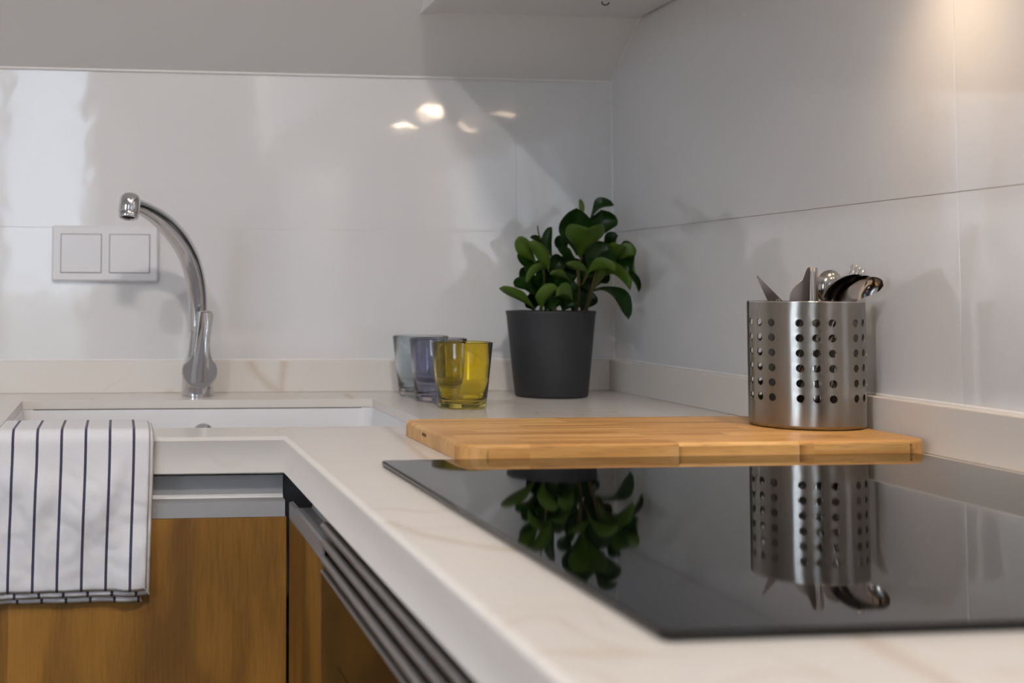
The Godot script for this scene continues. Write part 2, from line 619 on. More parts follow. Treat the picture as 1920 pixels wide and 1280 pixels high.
func upper_cabinet() -> void:
	var c := thing("wall_cabinet", "white wall cabinet over the hob, its underside at the top of the picture", "cabinet")
	var s := st()
	var x0 := -0.326
	var x1 := -0.004
	var yb := 0.5795
	var zb := (yb - EAVE) / SLOPE + 0.001
	var zf := (1.35 - EAVE) / SLOPE + 0.001
	var xf := Transform3D(Basis(V(0, 0, -1), V(0, 1, 0), V(1, 0, 0)), Vector3.ZERO)
	prism(s, P2([-zb, yb, -zf, 1.35, -2.4, 1.35, -2.4, yb]), x0, x1, 0.0, xf)
	obj("body", s, M["white laminate"], c)
	s = st()
	var yd := 0.5765
	var zd := (yd - EAVE) / SLOPE + 0.0015
	prism(s, P2([-zd, yd, -(zd + 0.25), yd + 0.25 * SLOPE, -(zd + 0.7), yd + 0.7 * SLOPE, -0.845, 1.33 if zd + 0.7 > 1.2 else yd + 0.7 * SLOPE, -0.845, yd]), x0 - 0.0215, x0 - 0.0015, 0.001, xf)
	obj("door", s, M["white laminate"], c)
	for z in [[0.849, 1.449], [1.453, 2.053]]:
		s = st()
		var yt: float = minf(1.30, EAVE + SLOPE * z[0] - 0.01)
		box(s, V(x0 - 0.0215, yd, z[0]), V(x0 - 0.0015, yt, z[1]), 0.001)
		obj("door", s, M["white laminate"], c)
	s = st()                                                      # a little cup hook screwed into the underside
	var h := V(-0.1015, yb, 0.222)
	tube(s, curve([h + V(0, 0.002, 0), h + V(0, -0.003, 0), h + V(0.004, -0.0052, 0), h + V(0.009, -0.0035, 0), h + V(0.0105, -0.001, 0)], 14), fill(15, Vector2(0.001, 0.001)), 8)
	tag(obj("cup_hook", s, M["aerator"]), "tiny dark cup hook screwed into the underside of the white wall cabinet", "hook")
	var k := 0
	for z in [0.885, 1.178]:
		var lab: String = ["warm recessed spotlight under the wall cabinet, the one over the chopping board", "warm recessed spotlight under the wall cabinet, above the middle of the hob"][k]
		var d := thing("downlight", lab, "light", V(-0.088, yb, z), "spotlights under the wall cabinet")
		s = st()
		lathe(s, [Vector2(0.0275, -0.0005), Vector2(0.030, -0.005), Vector2(0.037, -0.004), Vector2(0.039, -0.0004)], 40)
		obj("trim_ring", s, M["aluminium"], d)
		s = st()
		lathe(s, [Vector2(0, -0.0160), Vector2(0.010, -0.0153), Vector2(0.018, -0.0130), Vector2(0.024, -0.0085), Vector2(0.0270, -0.0020), Vector2(0.0270, -0.0008), Vector2(0, -0.0008)], 40, Vector3.ZERO, 60)
		obj("lamp_face", s, M["lamp glow"], d)
		var l := SpotLight3D.new()
		l.name = "spot"
		d.add_child(l, true)
		l.position = V(0, -0.021, 0)
		l.rotation = V(-PI / 2, 0, 0)
		l.light_color = Color(1.0, 0.87, 0.72)
		l.light_energy = SPOT_E
		l.light_size = 0.02
		l.spot_angle = 56.0
		l.spot_angle_attenuation = 1.0
		l.spot_range = 8.0
		l.spot_attenuation = 2.0
		l.shadow_enabled = true
		k += 1

func fill(n: int, v: Variant) -> Array:
	var a := []
	a.resize(n)
	a.fill(v)
	return a

# ---------------------------------------------------------------- worktop and what is built in
const SX0 := -0.931
const SX1 := -0.4268
const SZ0 := 0.1442
const SZ1 := 0.5235

func worktop() -> void:
	var c := thing("worktop", "L-shaped pale quartz worktop with faint beige veins, sink opening and low upstands", "worktop")
	var s := st()
	var f := D - 0.004                                            # slab up to the front edge profile
	var x9 := -2.0
	var z9 := 2.5
	var t := 0.012
	# slab cut into strips around the sink opening, tops level
	for r in [[x9, 0.0, SX0, f], [SX0, 0.0, SX1, SZ0], [SX0, SZ1, SX1, f], [SX1, 0.0, 0.0, f], [-f, f, 0.0, z9]]:
		var x_a: float = minf(r[0], r[2])
		var x_b: float = maxf(r[0], r[2])
		box(s, V(x_a, -t, r[1]), V(x_b, 0, r[3]))
	# front edge: eased arris, 40 mm apron, mitred in the inner corner
	var prof := [Vector2(0.004, 0.0), Vector2(0.0028, -0.0002), Vector2(0.0012, -0.0010), Vector2(0.0002, -0.0026), Vector2(0.0, -0.004), Vector2(0.0, -0.0385), Vector2(0.0015, -0.040), Vector2(0.020, -0.040), Vector2(0.020, -0.012)]
	for i in prof.size() - 1:
		var p: Vector2 = prof[i]
		var q: Vector2 = prof[i + 1]
		s.set_smooth_group(3 if i < 4 else 4 + i)
		quad(s, V(-D + p.x, p.y, D - p.x), V(-D + q.x, q.y, D - q.x), V(-D + q.x, q.y, z9), V(-D + p.x, p.y, z9))
		quad(s, V(x9, p.y, D - p.x), V(x9, q.y, D - q.x), V(-D + q.x, q.y, D - q.x), V(-D + p.x, p.y, D - p.x))
	obj("slab", s, M["quartz"], c)
	s = st()
	box(s, V(x9, -0.0001, 0.0003), V(-0.0129, 0.0491, 0.0129), 0.0012)
	obj("upstand", s, M["quartz"], c)
	s = st()
	box(s, V(-0.0129, -0.0001, 0.0003), V(-0.0003, 0.0491, z9), 0.0012)
	obj("upstand", s, M["quartz"], c)
	for k in 2:
		s = st()
		if k == 0:
			tube(s, [V(x9, 0.0495, 0.0008), V(-0.004, 0.0495, 0.0008)], fill(2, Vector2(0.0017, 0.0017)), 10)
		else:
			tube(s, [V(-0.0008, 0.0495, 0.004), V(-0.0008, 0.0495, z9)], fill(2, Vector2(0.0019, 0.0019)), 10)
		obj("sealant_bead", s, M["silicone"], c)

func sink() -> void:
	var c := thing("sink", "white undermount sink basin set into the quartz worktop below the chrome tap", "sink", V((SX0 + SX1) / 2, -0.21, (SZ0 + SZ1) / 2))
	var o: Vector3 = c.position
	var s := st()
	var ring := func(g: float, y: float, r: float) -> Array:
		var a := []
		for p in round_rect(SX0 + g, SZ0 + g, SX1 - g, SZ1 - g, r, 8):
			a.append(V(p.x, y, p.y) - o)
		return a
	var rows := [ring.call(-0.02, -0.0122, 0.03), ring.call(0.0005, -0.0122, 0.02), ring.call(0.0015, -0.016, 0.02), ring.call(0.012, -0.10, 0.03), ring.call(0.016, -0.17, 0.035), ring.call(0.022, -0.186, 0.04), ring.call(0.04, -0.196, 0.05), ring.call(0.12, -0.199, 0.06)]
	for j in rows.size() - 1:
		var n: int = rows[j].size()
		for i in n:
			var k := (i + 1) % n
			s.set_smooth_group(1 if j > 0 else 2)
			quad(s, rows[j][i], rows[j][k], rows[j + 1][k], rows[j + 1][i])
	var last: Array = rows[-1]
	for i in last.size():
		tri(s, last[i], last[(i + 1) % last.size()], V((SX0 + SX1) / 2, -0.2, (SZ0 + SZ1) / 2) - o)
	var outer := [ring.call(-0.02, -0.0122, 0.03), ring.call(-0.02, -0.017, 0.03), ring.call(-0.004, -0.022, 0.03), ring.call(0.0, -0.19, 0.04), ring.call(0.05, -0.208, 0.05)]
	s.set_smooth_group(3)
	for j in outer.size() - 1:
		var n: int = outer[j].size()
		for i in n:
			var k := (i + 1) % n
			quad(s, outer[j][k], outer[j][i], outer[j + 1][i], outer[j + 1][k])
	last = outer[-1]
	for i in last.size():
		tri(s, last[(i + 1) % last.size()], last[i], V((SX0 + SX1) / 2, -0.21, (SZ0 + SZ1) / 2) - o)
	obj("basin", s, M["ceramic"], c)
	s = st()
	box(s, V(SX0 + 0.004, -0.0130, SZ0 + 0.0002) - o, V(SX1 - 0.004, -0.0119, SZ0 + 0.0012) - o)
	obj("joint", s, M["shadow joint"], c)
	s = st()
	lathe(s, [Vector2(0.0, 0.0), Vector2(0.0165, 0.0), Vector2(0.0165, 0.003), Vector2(0.0155, 0.006), Vector2(0.012, 0.0085), Vector2(0.006, 0.0098), Vector2(0, 0.010)], 36)
	var cap := obj("overflow_cap", s, M["chrome"], c)
	cap.position = V(-0.6745, -0.0492, SZ0 + 0.0055) - o
	cap.rotation = V(PI / 2 - 0.12, 0, 0)
	s = st()
	lathe(s, [Vector2(0, 0.003), Vector2(0.02, 0.004), Vector2(0.03, 0.001), Vector2(0.043, 0.004), Vector2(0.045, 0.0)], 40)
	var dr := obj("drain", s, M["chrome"], c)
	dr.position = V(-0.675, -0.1995, 0.33) - o

func faucet() -> void:
	var c := thing("faucet", "chrome mixer tap with curved swan-neck spout standing behind the sink", "tap", V(-0.678, 0, 0.0739))
	var o: Vector3 = c.position
	var s := st()
	lathe(s, [Vector2(0, 0.0003), Vector2(0.0228, 0.0003), Vector2(0.0235, 0.001), Vector2(0.0234, 0.02), Vector2(0.0231, 0.035), Vector2(0.0222, 0.043), Vector2(0.020, 0.052), Vector2(0.0178, 0.062), Vector2(0.0160, 0.074), Vector2(0.0145, 0.086), Vector2(0.0138, 0.0945), Vector2(0.0128, 0.0952), Vector2(0.0128, 0.0966), Vector2(0, 0.0966)], 56)
	obj("base", s, M["chrome"], c)
	var pts := [V(0.0, 0.0945, 0.0), V(-0.0003, 0.1129, 0.001), V(-0.0012, 0.1448, 0.006), V(-0.0062, 0.1765, 0.016), V(-0.0168, 0.2077, 0.032), V(-0.0334, 0.2334, 0.056), V(-0.0571, 0.2562, 0.086), V(-0.0807, 0.2697, 0.116), V(-0.0975, 0.2752, 0.137), V(-0.1045, 0.2765, 0.146)]
	var path := curve(pts, 44)
	var rad := []
	for i in path.size():
		var t := float(i) / (path.size() - 1)
		var w := lerpf(0.0138, 0.0150, smoothstep(0.0, 0.4, t))
		w = lerpf(w, 0.0108, smoothstep(0.55, 1.0, t))
		rad.append(Vector2(w, w * 0.86))
	s = st()
	tube(s, path, rad, 40, V(1, 0, 0))
	obj("spout", s, M["chrome"], c)
	var tilt := Basis(V(1, 0, 0), -0.22) * Basis(V(0, 0, 1), -0.10)
	s = st()
	lathe(s, [Vector2(0.0112, -0.0085), Vector2(0.0141, -0.0085), Vector2(0.0148, -0.0075), Vector2(0.0148, 0.008), Vector2(0.0143, 0.0125), Vector2(0.0125, 0.0163), Vector2(0.0095, 0.0187), Vector2(0.005, 0.0200), Vector2(0, 0.0203)], 44, Vector3.ZERO, 60)
	var hd := obj("spout_head", s, M["chrome"], c)
	hd.position = V(-0.1052, 0.2712, 0.148)
	hd.basis = tilt
	s = st()
	lathe(s, [Vector2(0.0098, -0.0135), Vector2(0.0116, -0.0155), Vector2(0.0134, -0.0148), Vector2(0.0139, -0.0125), Vector2(0.0139, -0.0094), Vector2(0.0130, -0.0086), Vector2(0.0, -0.0086)], 44)
	var ae := obj("aerator_ring", s, M["chrome"], c)
	ae.position = hd.position
	ae.basis = tilt
	s = st()
	lathe(s, [Vector2(0, -0.0125), Vector2(0.0112, -0.0125), Vector2(0.0112, -0.0100), Vector2(0, -0.0100)], 40)
	for i in 7:
		for j in 7:
			var g := Vector2(i - 3, j - 3) * 0.003
			if g.length() < 0.0095:
				lathe(s, [Vector2(0.0005, -0.0128), Vector2(0.0008, -0.0129), Vector2(0.0011, -0.0124)], 8, V(g.x, 0, g.y))
	var am := obj("aerator", s, M["aerator"], c)
	am.position = hd.position
	am.basis = tilt
	# side-mounted lever: round boss and upright paddle with a hollowed face
	var line := PackedVector2Array()
	for i in 21:
		var a := lerpf(deg_to_rad(180.0 - 22.0), deg_to_rad(360.0 + 24.0), i / 20.0)
		line.append(Vector2(0.0262 * cos(a), 0.0262 * sin(a)))
	var rest := [0.0190, 0.0155, 0.0160, 0.0245, 0.0146, 0.0376, 0.0152, 0.0500, 0.0166, 0.0620, 0.0182, 0.0740, 0.0190, 0.0812, 0.0187, 0.0845, 0.0175, 0.0868, 0.0155, 0.0885, 0.0130, 0.0893, 0.0020, 0.0893, -0.0010, 0.0885, -0.0035, 0.0868, -0.0050, 0.0845, -0.0057, 0.0810, -0.0075, 0.0600, -0.0094, 0.0400, -0.0116, 0.0260, -0.0150, 0.0185, -0.0200, 0.0135]
	line.append_array(P2(rest))
	s = st()
	prism(s, line, -0.004, 0.005, 0.0016, Transform3D(), true)
	var lv := obj("lever", s, M["chrome"], c)
	lv.position = V(0.0008, 0.0389, 0.0285)
	lv.rotation = V(0.06, 0, 0)
	s = st()
	var lefts := [-0.0130, -0.0122, -0.0100, -0.0078, -0.0056, -0.0036, -0.0020, -0.0004]
	var rights := [0.0118, 0.0126, 0.0130, 0.0128, 0.0132, 0.0146, 0.0156, 0.0140]
	var hollow := func(u: float, v: float) -> Vector3:             # hollowed along its length, curling forward at the tip
		var e := v * 6.999
		var k := int(e)
		var t := e - k
		var x := lerpf(lerpf(lefts[k], lefts[k + 1], t), lerpf(rights[k], rights[k + 1], t), u)
		return V(x, lerpf(-0.017, 0.0865, v), 0.0052 + 0.0042 * pow(2.0 * u - 1.0, 2.0) + 0.003 * v * v)
	sheet(s, 16, 28, hollow)
	s.set_smooth_group(5)
	for side in 2:
		var edge := func(u: float, v: float) -> Vector3:
			var p: Vector3 = hollow.call(float(side), v)
			return V(p.x, p.y, lerpf(0.004, p.z, u))
		sheet(s, 1, 28, edge, side == 1)
	var tip_edge := func(u: float, v: float) -> Vector3:
		var p: Vector3 = hollow.call(u, 1.0)
		return V(p.x, p.y, lerpf(p.z, 0.004, v))
	sheet(s, 16, 1, tip_edge)
	var ra := obj("lever_face", s, M["chrome"], c)
	ra.position = lv.position
	ra.rotation = lv.rotation
	s = st()
	tube(s, [V(0, 0.0389, 0.0), V(0, 0.0389, 0.026)], fill(2, Vector2(0.0205, 0.0205)), 40)
	obj("cartridge", s, M["chrome"], c)

func light_switch() -> void:
	var c := thing("light_switch", "white double rocker switch plate on the tiles behind the tap", "switch", V(-0.8175, 0.2135, 0))
	var s := st()
	prism(s, round_rect(-0.0812, -0.0428, 0.0812, 0.0428, 0.0035, 5), 0.0002, 0.0095, 0.0026)
	obj("frame", s, M["white plastic"], c)
	for x in [-0.0368, 0.0372]:
		s = st()
		prism(s, round_rect(x - 0.0312, -0.0300, x + 0.0312, 0.0300, 0.001, 3), 0.0090, 0.0099)
		obj("seam", s, M["switch gap"], c)
		s = st()
		prism(s, round_rect(x - 0.0304, -0.0292, x + 0.0304, 0.0292, 0.001, 3), 0.0092, 0.0112, 0.0006)
		obj("rocker", s, M["white plastic"], c)

func base_cabinets() -> void:
	var zf := 0.612
	var c := thing("base_cabinet", "oak-fronted base cabinet under the sink with a grey handle channel", "cabinet", V(-1.3, FLOOR_Y, 0.3))
	var o: Vector3 = c.position
	var s := st()
	box(s, V(-1.9, -0.80, 0.02) - o, V(-0.94, -0.0405, 0.57) - o)
	box(s, V(-0.94, -0.80, 0.02) - o, V(-0.62, -0.24, 0.57) - o)
	box(s, V(-1.9, FLOOR_Y, 0.05) - o, V(-0.62, -0.80, 0.52) - o)
	obj("carcass", s, M["cabinet carcass"], c)
	s = st()
	box(s, V(-1.212, -0.795, zf - 0.019) - o, V(-0.6140, -0.0872, zf) - o, 0.0008)
	obj("door", s, M["oak door"], c)
	s = st()
	box(s, V(-1.812, -0.795, zf - 0.019) - o, V(-1.215, -0.0872, zf) - o, 0.0008)
	obj("door", s, M["oak door"], c)
	# handle channel: bent profile run along the unit
	var prof := P2([0.5905, -0.0446, 0.5925, -0.0446, 0.5925, -0.0650, 0.5945, -0.0690, 0.6095, -0.0690, 0.6120, -0.0705, 0.6120, -0.0868, 0.6100, -0.0868, 0.6100, -0.0718, 0.5935, -0.0715, 0.5905, -0.0660])
	s = st()
	var xf := Transform3D(Basis(V(0, 0, -1), V(0, 1, 0), V(1, 0, 0)), -o)
	var p := PackedVector2Array()
	for q in prof:
		p.append(Vector2(-q.x, q.y))
	prism(s, p, -1.9, -0.6160, 0.0, xf)
	obj("handle_channel", s, M["aluminium"], c)

	c = thing("corner_cabinet", "narrow oak corner panel with grey handle channel between sink cabinet and oven", "cabinet", V(-0.4, FLOOR_Y, 0.72))
	o = c.position
	s = st()
	box(s, V(-0.60, -0.80, 0.625) - o, V(-0.03, -0.10, 0.842) - o)
	box(s, V(-0.55, FLOOR_Y, 0.625) - o, V(-0.03, -0.80, 0.842) - o)
	obj("carcass", s, M["dark gap"], c)
	s = st()
	box(s, V(-0.612, -0.795, 0.6165) - o, V(-0.593, -0.0880, 0.8435) - o, 0.0008)
	obj("panel", s, M["oak door"], c)
	var q2 := PackedVector2Array()
	for q in prof:
		q2.append(Vector2(-q.x, q.y - 0.0008))
	s = st()
	prism(s, q2, 0.660, 0.8435, 0.0, Transform3D(Basis(), -o))
	prism(s, P2([-0.6075, -0.0700, -0.6120, -0.0712, -0.6120, -0.0876, -0.6100, -0.0876, -0.6098, -0.0724]), 0.6150, 0.660, 0.0, Transform3D(Basis(), -o))
	obj("handle_channel", s, M["aluminium"], c)

	c = thing("oven", "built-in oven with steel vent slats and dark glass front under the hob", "oven", V(-0.32, FLOOR_Y, 1.15))
	o = c.position
	s = st()
	box(s, V(-0.598, -0.66, 0.850) - o, V(-0.05, -0.046, 1.448) - o)
	obj("body", s, M["oven glass"], c)
	for y in [-0.0555, -0.0705, -0.0860]:
		s = st()
		tube(s, [V(-0.6095, y, 0.8455) - o, V(-0.6095, y, 1.4515) - o], fill(2, Vector2(0.0040, 0.0048)), 16, V(0, 1, 0))
		box(s, V(-0.607, y - 0.0039, 0.8455) - o, V(-0.598, y - 0.0005, 1.4515) - o)
		obj("slat", s, M["oven steel"], c)
	s = st()
	box(s, V(-0.6135, -0.650, 0.8455) - o, V(-0.599, -0.0958, 1.4515) - o, 0.001)
	obj("door_glass", s, M["oven glass"], c)
	s = st()
	box(s, V(-0.6142, -0.0968, 0.8455) - o, V(-0.599, -0.0940, 1.4515) - o, 0.0006)
	obj("door_trim", s, M["oven steel"], c)
	s = st()
	box(s, V(-0.6139, -0.56, 0.935) - o, V(-0.6134, -0.155, 1.362) - o)
	obj("door_window", s, M["hob glass"], c)
	c = thing("oven_housing", "oak drawer front beneath the built-in oven", "cabinet", V(-0.32, FLOOR_Y, 1.15))
	s = st()
	box(s, V(-0.60, -0.795, 0.8455) - o, V(-0.04, -0.662, 1.4515) - o, 0.001)
	box(s, V(-0.55, FLOOR_Y, 0.8455) - o, V(-0.04, -0.795, 1.4515) - o)
	obj("drawer", s, M["oak door"], c)

func hob() -> void:
	var s := st()
	var pl := round_rect(-0.260, -0.2955, 0.260, 0.2955, 0.006, 5)
	var xf := Transform3D(Basis(V(0, 1, 0), 0.0116) * Basis(V(1, 0, 0), V(0, 0, -1), V(0, 1, 0)), V(-0.2985, 0, 1.1535))
	prism(s, pl, 0.0003, 0.0050, 0.0012, xf, false)
	tag(obj("hob", s, M["hob glass"]), "black glass hob set flat on the pale worktop, reflecting the steel cutlery holder", "hob")

# ---------------------------------------------------------------- loose things
func tumbler(label: String, at: Vector3, rt: float, rb: float, h: float, glass: String) -> void:
	var s := st()
	var w := 0.0017
	lathe(s, [Vector2(0, 0.0010), Vector2(rb * 0.72, 0.0007), Vector2(rb * 0.90, 0.0002), Vector2(rb * 0.97, 0.0014), Vector2(rb, 0.0045), Vector2(rb + (rt - rb) * 0.15, h * 0.15 + 0.002), Vector2(rb + (rt - rb) * 0.5, h * 0.5), Vector2(rt, h - 0.0012), Vector2(rt - 0.0004, h - 0.0002), Vector2(rt - w * 0.5, h), Vector2(rt - w + 0.0002, h - 0.0003), Vector2(rt - w, h - 0.0012), Vector2(rb + (rt - rb) * 0.5 - w, h * 0.5), Vector2(rb + (rt - rb) * 0.18 - w, h * 0.17), Vector2(rb - w - 0.0015, 0.0115), Vector2(rb - w - 0.006, 0.0085), Vector2(rb * 0.5, 0.0072), Vector2(0, 0.0068)], 64, Vector3.ZERO, 75)
	var o := obj("tumbler", s, M[glass])
	o.position = at
	tag(o, label, "glass", "coloured glass tumblers")

func stave_board() -> void:
	var c := thing("chopping_board", "beech chopping board of glued staves lying between plant and hob", "chopping board", V(-0.2535, 0, 0.7285))
	c.rotation.y = 0.006
	var hx := 0.2315
	var hz := 0.1235
	var top := 0.0165
	var r_c := 0.024
	var ease := 0.0035
	var half := func(z: float) -> float:                          # half length at z (rounded corners)
		var d := absf(z) - (hz - r_c)
		return hx if d <= 0.0 else hx - r_c + sqrt(maxf(0.0, r_c * r_c - d * d))
	var depth := func(x: float, z: float) -> float:               # distance to the outline
		var ax := absf(x) - (hx - r_c)
		var az := absf(z) - (hz - r_c)
		if ax > 0.0 and az > 0.0:
			return r_c - Vector2(ax, az).length()
		return minf(hx - absf(x), hz - absf(z))
	var rows := 9
	rng.seed = 5
	for k in rows:
		var z0 := -hz + 2.0 * hz * k / rows + (0.00012 if k else 0.0)
		var z1 := -hz + 2.0 * hz * (k + 1) / rows - (0.00012 if k < rows - 1 else 0.0)
		var cuts := [-1.0, rng.randf_range(-0.55, -0.05), rng.randf_range(0.2, 0.75), 1.0]
		for q in 3:
			var ca: float = cuts[q]
			var cb: float = cuts[q + 1]
			var off := Vector2(rng.randf(), rng.randf())
			var s := st()
			var nz := 10
			var nx := 22
			var zs := []
			for j in nz + 1:
				var e := float(j) / nz
				if k == 0:
					e = e * e
				elif k == rows - 1:
					e = 1.0 - (1.0 - e) * (1.0 - e)
				zs.append(lerpf(z0, z1, e))
			var xat := func(u: float, z: float) -> float:
				var h: float = half.call(z)
				var a: float = ca * hx if q > 0 else -h
				var b: float = cb * hx if q < 2 else h
				var w := u
				if q == 0:
					w = u * u
				elif q == 2:
					w = 1.0 - (1.0 - u) * (1.0 - u)
				a = clampf(a, -h, h); b = clampf(b, -h, h)
				return lerpf(a + (0.0001 if q else 0.0), b - (0.0001 if q < 2 else 0.0), w)
			var high := func(u: float, v: float) -> Vector3:
				var z: float = zs[roundi(v * nz)]
				var x: float = xat.call(u, z)
				var d: float = clampf(depth.call(x, z), 0.0, ease)
				return V(x, top - ease + sqrt(maxf(0.0, ease * ease - (ease - d) * (ease - d))), z)
			var low := func(u: float, v: float) -> Vector3:
				var p: Vector3 = high.call(u, v)
				return V(p.x, 0.0004, p.z)
			var uvf := func(u: float, v: float) -> Vector2:
				var p: Vector3 = high.call(u, v)
				return Vector2(p.z * 9.0, p.x * 2.2) + off
			s.set_smooth_group(1)
			sheet(s, nx, nz, high, true, uvf)
			s.set_smooth_group(2)
			sheet(s, nx, nz, low, false, uvf)
			s.set_smooth_group(3)
			for e in [[0.0, true], [1.0, false]]:
				var vv: float = e[0]
				var front := func(u: float, t: float) -> Vector3:
					var p: Vector3 = high.call(u, vv)
					return V(p.x, lerpf(0.0004, p.y, t), p.z)
				var fuv := func(u: float, t: float) -> Vector2:
					var p: Vector3 = front.call(u, t)
					return Vector2(p.y * 9.0 + 0.4, p.x * 2.2) + off
				sheet(s, nx, 3, front, e[1], fuv)
				var end := func(t: float, v: float) -> Vector3:
					var p: Vector3 = high.call(vv, v)
					return V(p.x, lerpf(0.0004, p.y, t), p.z)
				var euv := func(t: float, v: float) -> Vector2:
					var p: Vector3 = end.call(t, v)
					return Vector2(p.z * 9.0, p.y * 5.0 + 0.2) + off
				sheet(s, 3, nz, end, not e[1], euv)
			obj("stave", s, M["beech %d" % rng.randi_range(0, 2)], c)
	var s := st()
	for k in 3:
		box(s, V(-hx - 0.0002, 0.0085, -0.030 + 0.006 * k), V(-hx + 0.0008, 0.0115, -0.0255 + 0.006 * k))
	obj("maker_mark", s, M["burnt mark"], c)

func cutlery_holder() -> void:
	var at := V(-0.0722, 0.0167, 0.7136)
	var c := thing("cutlery_holder", "brushed steel cutlery holder punched with round holes, standing on the chopping board", "cutlery holder", at)
	var r := 0.0584
	var h := 0.1314
	var th := 0.0011
	var face := Basis(V(0, 1, 0), atan2(-0.488, 0.873))            # angle 0 looks towards where it was photographed from
	var cyl := func(a: float, y: float, rad: float) -> Vector3:
		return face * V(rad * sin(a), y, rad * cos(a))
	var uvof := func(a: float, y: float) -> Vector2:
		return Vector2(a / TAU * 3.0, y * 8.0)
	var s := st()
	var put := func(l: Array, inner: bool) -> void:                # quads given as [angle, height] corners, counter-clockwise from outside
		var rad := r - th if inner else r
		var k := [0, 2, 1, 0, 3, 2] if not inner else [0, 1, 2, 0, 2, 3]
		s.set_smooth_group(2 if inner else 1)
		for e in k:
			vert(s, cyl.call(l[e][0], l[e][1], rad), uvof.call(l[e][0], l[e][1]))
	var rows := []                                                 # [y0, y1, hole centre or -1]
	rows.append([0.004, 0.0243, -1.0])
	for i in 6:
		rows.append([0.0243 + 0.0154 * i, 0.0243 + 0.0154 * (i + 1), 0.032 + 0.0154 * i])
	rows.append([0.0243 + 0.0154 * 6, h - 0.0015, -1.0])
	var cols := []
	for g in 6:
		var mid := deg_to_rad(10.0 + 60.0 * g)
		var w := deg_to_rad(15.7)
		for k in 3:
			cols.append([mid + (k - 1.5) * w, mid + (k - 0.5) * w, mid + (k - 1) * w])
		cols.append([mid + 1.5 * w, mid + deg_to_rad(60.0) - 1.5 * w, -9.0])
	var hr := 0.0041
	for row in rows:
		for col in cols:
			var a0: float = col[0]
			var a1: float = col[1]
			var y0: float = row[0]
			var y1: float = row[1]
			if row[2] < 0.0 or col[2] < -8.0:
				var n := 4
				for i in n:
					var b0 := lerpf(a0, a1, float(i) / n)
					var b1 := lerpf(a0, a1, float(i + 1) / n)
					for inner in [false, true]:
						put.call([[b0, y0], [b1, y0], [b1, y1], [b0, y1]], inner)
				continue
			var n := 24
			var cir := []
			var bor := []
			for i in n:
				var t := TAU * i / n
				var cx := cos(t)
				var cy := sin(t)
				var m := maxf(absf(cx), absf(cy))
				cir.append([col[2] + hr * cx / r, row[2] + hr * cy])
				bor.append([col[2] + (a1 - a0) / 2.0 * cx / m, (y0 + y1) / 2.0 + (y1 - y0) / 2.0 * cy / m])
			for i in n:
				var j := (i + 1) % n
				for inner in [false, true]:
					put.call([cir[i], bor[i], bor[j], cir[j]], inner)
				s.set_smooth_group(3)
				quad(s, cyl.call(cir[i][0], cir[i][1], r), cyl.call(cir[j][0], cir[j][1], r), cyl.call(cir[j][0], cir[j][1], r - th), cyl.call(cir[i][0], cir[i][1], r - th))
	obj("perforated_wall", s, M["brushed steel"], c)
	s = st()
	lathe(s, [Vector2(r - th, h - 0.0015), Vector2(r - th - 0.0002, h - 0.0006), Vector2(r - th * 0.5, h), Vector2(r + 0.0002, h - 0.0006), Vector2(r, h - 0.0015)].slice(0), 90, Vector3.ZERO, 80)
	obj("rim", s, M["polished steel"], c)
	s = st()
	lathe(s, [Vector2(0, 0.0002), Vector2(r - 0.0035, 0.0002), Vector2(r - 0.0015, 0.0009), Vector2(r - 0.0004, 0.0022), Vector2(r, 0.004), Vector2(r - th, 0.004), Vector2(r - th - 0.002, 0.0022), Vector2(0, 0.0018)], 90, Vector3.ZERO, 50)
	obj("base", s, M["brushed steel"], c)

func handle_bar(s: SurfaceTool, a: Vector3, b: Vector3, w: float, t: float) -> void:
	tube(s, curve([a, a.lerp(b, 0.5), b], 8), [Vector2(t, w * 0.55), Vector2(t, w * 0.6), Vector2(t, w * 0.7), Vector2(t * 1.2, w * 0.8), Vector2(t * 1.3, w * 0.95), Vector2(t * 1.4, w), Vector2(t * 1.4, w * 1.05), Vector2(t * 1.3, w * 1.05), Vector2(t * 0.9, w * 0.8)], 12, V(0, 0, 1))

func knife(label: String, line: Array, z: float, foot: Vector3, turn := 0.0) -> void:
	var c := thing("table_knife", label, "knife", foot, "knives in the cutlery holder")
	var poly := P2(line)
	var lowest := poly[0]
	var mid := Vector2.ZERO
	var n := 0
	var ymin := 9.0
	for p in poly:
		ymin = minf(ymin, p.y)
	for p in poly:
		if p.y < ymin + 0.004:
			mid += p
			n += 1
	mid /= n
	var s := st()
	var piv := V(mid.x, 0, z)
	var xf := Transform3D(Basis(), -foot) * Transform3D(Basis(), piv) * Transform3D(Basis(V(0, 1, 0), turn), Vector3.ZERO) * Transform3D(Basis(), V(-mid.x, 0, 0))
	prism(s, poly, -0.00055, 0.00055, 0.0003, xf)
	obj("blade", s, M["satin steel"], c)
	s = st()
	handle_bar(s, V(mid.x, mid.y + 0.004, z) - foot, Vector3.ZERO, 0.006, 0.0022)
	obj("handle", s, M["polished steel"], c)

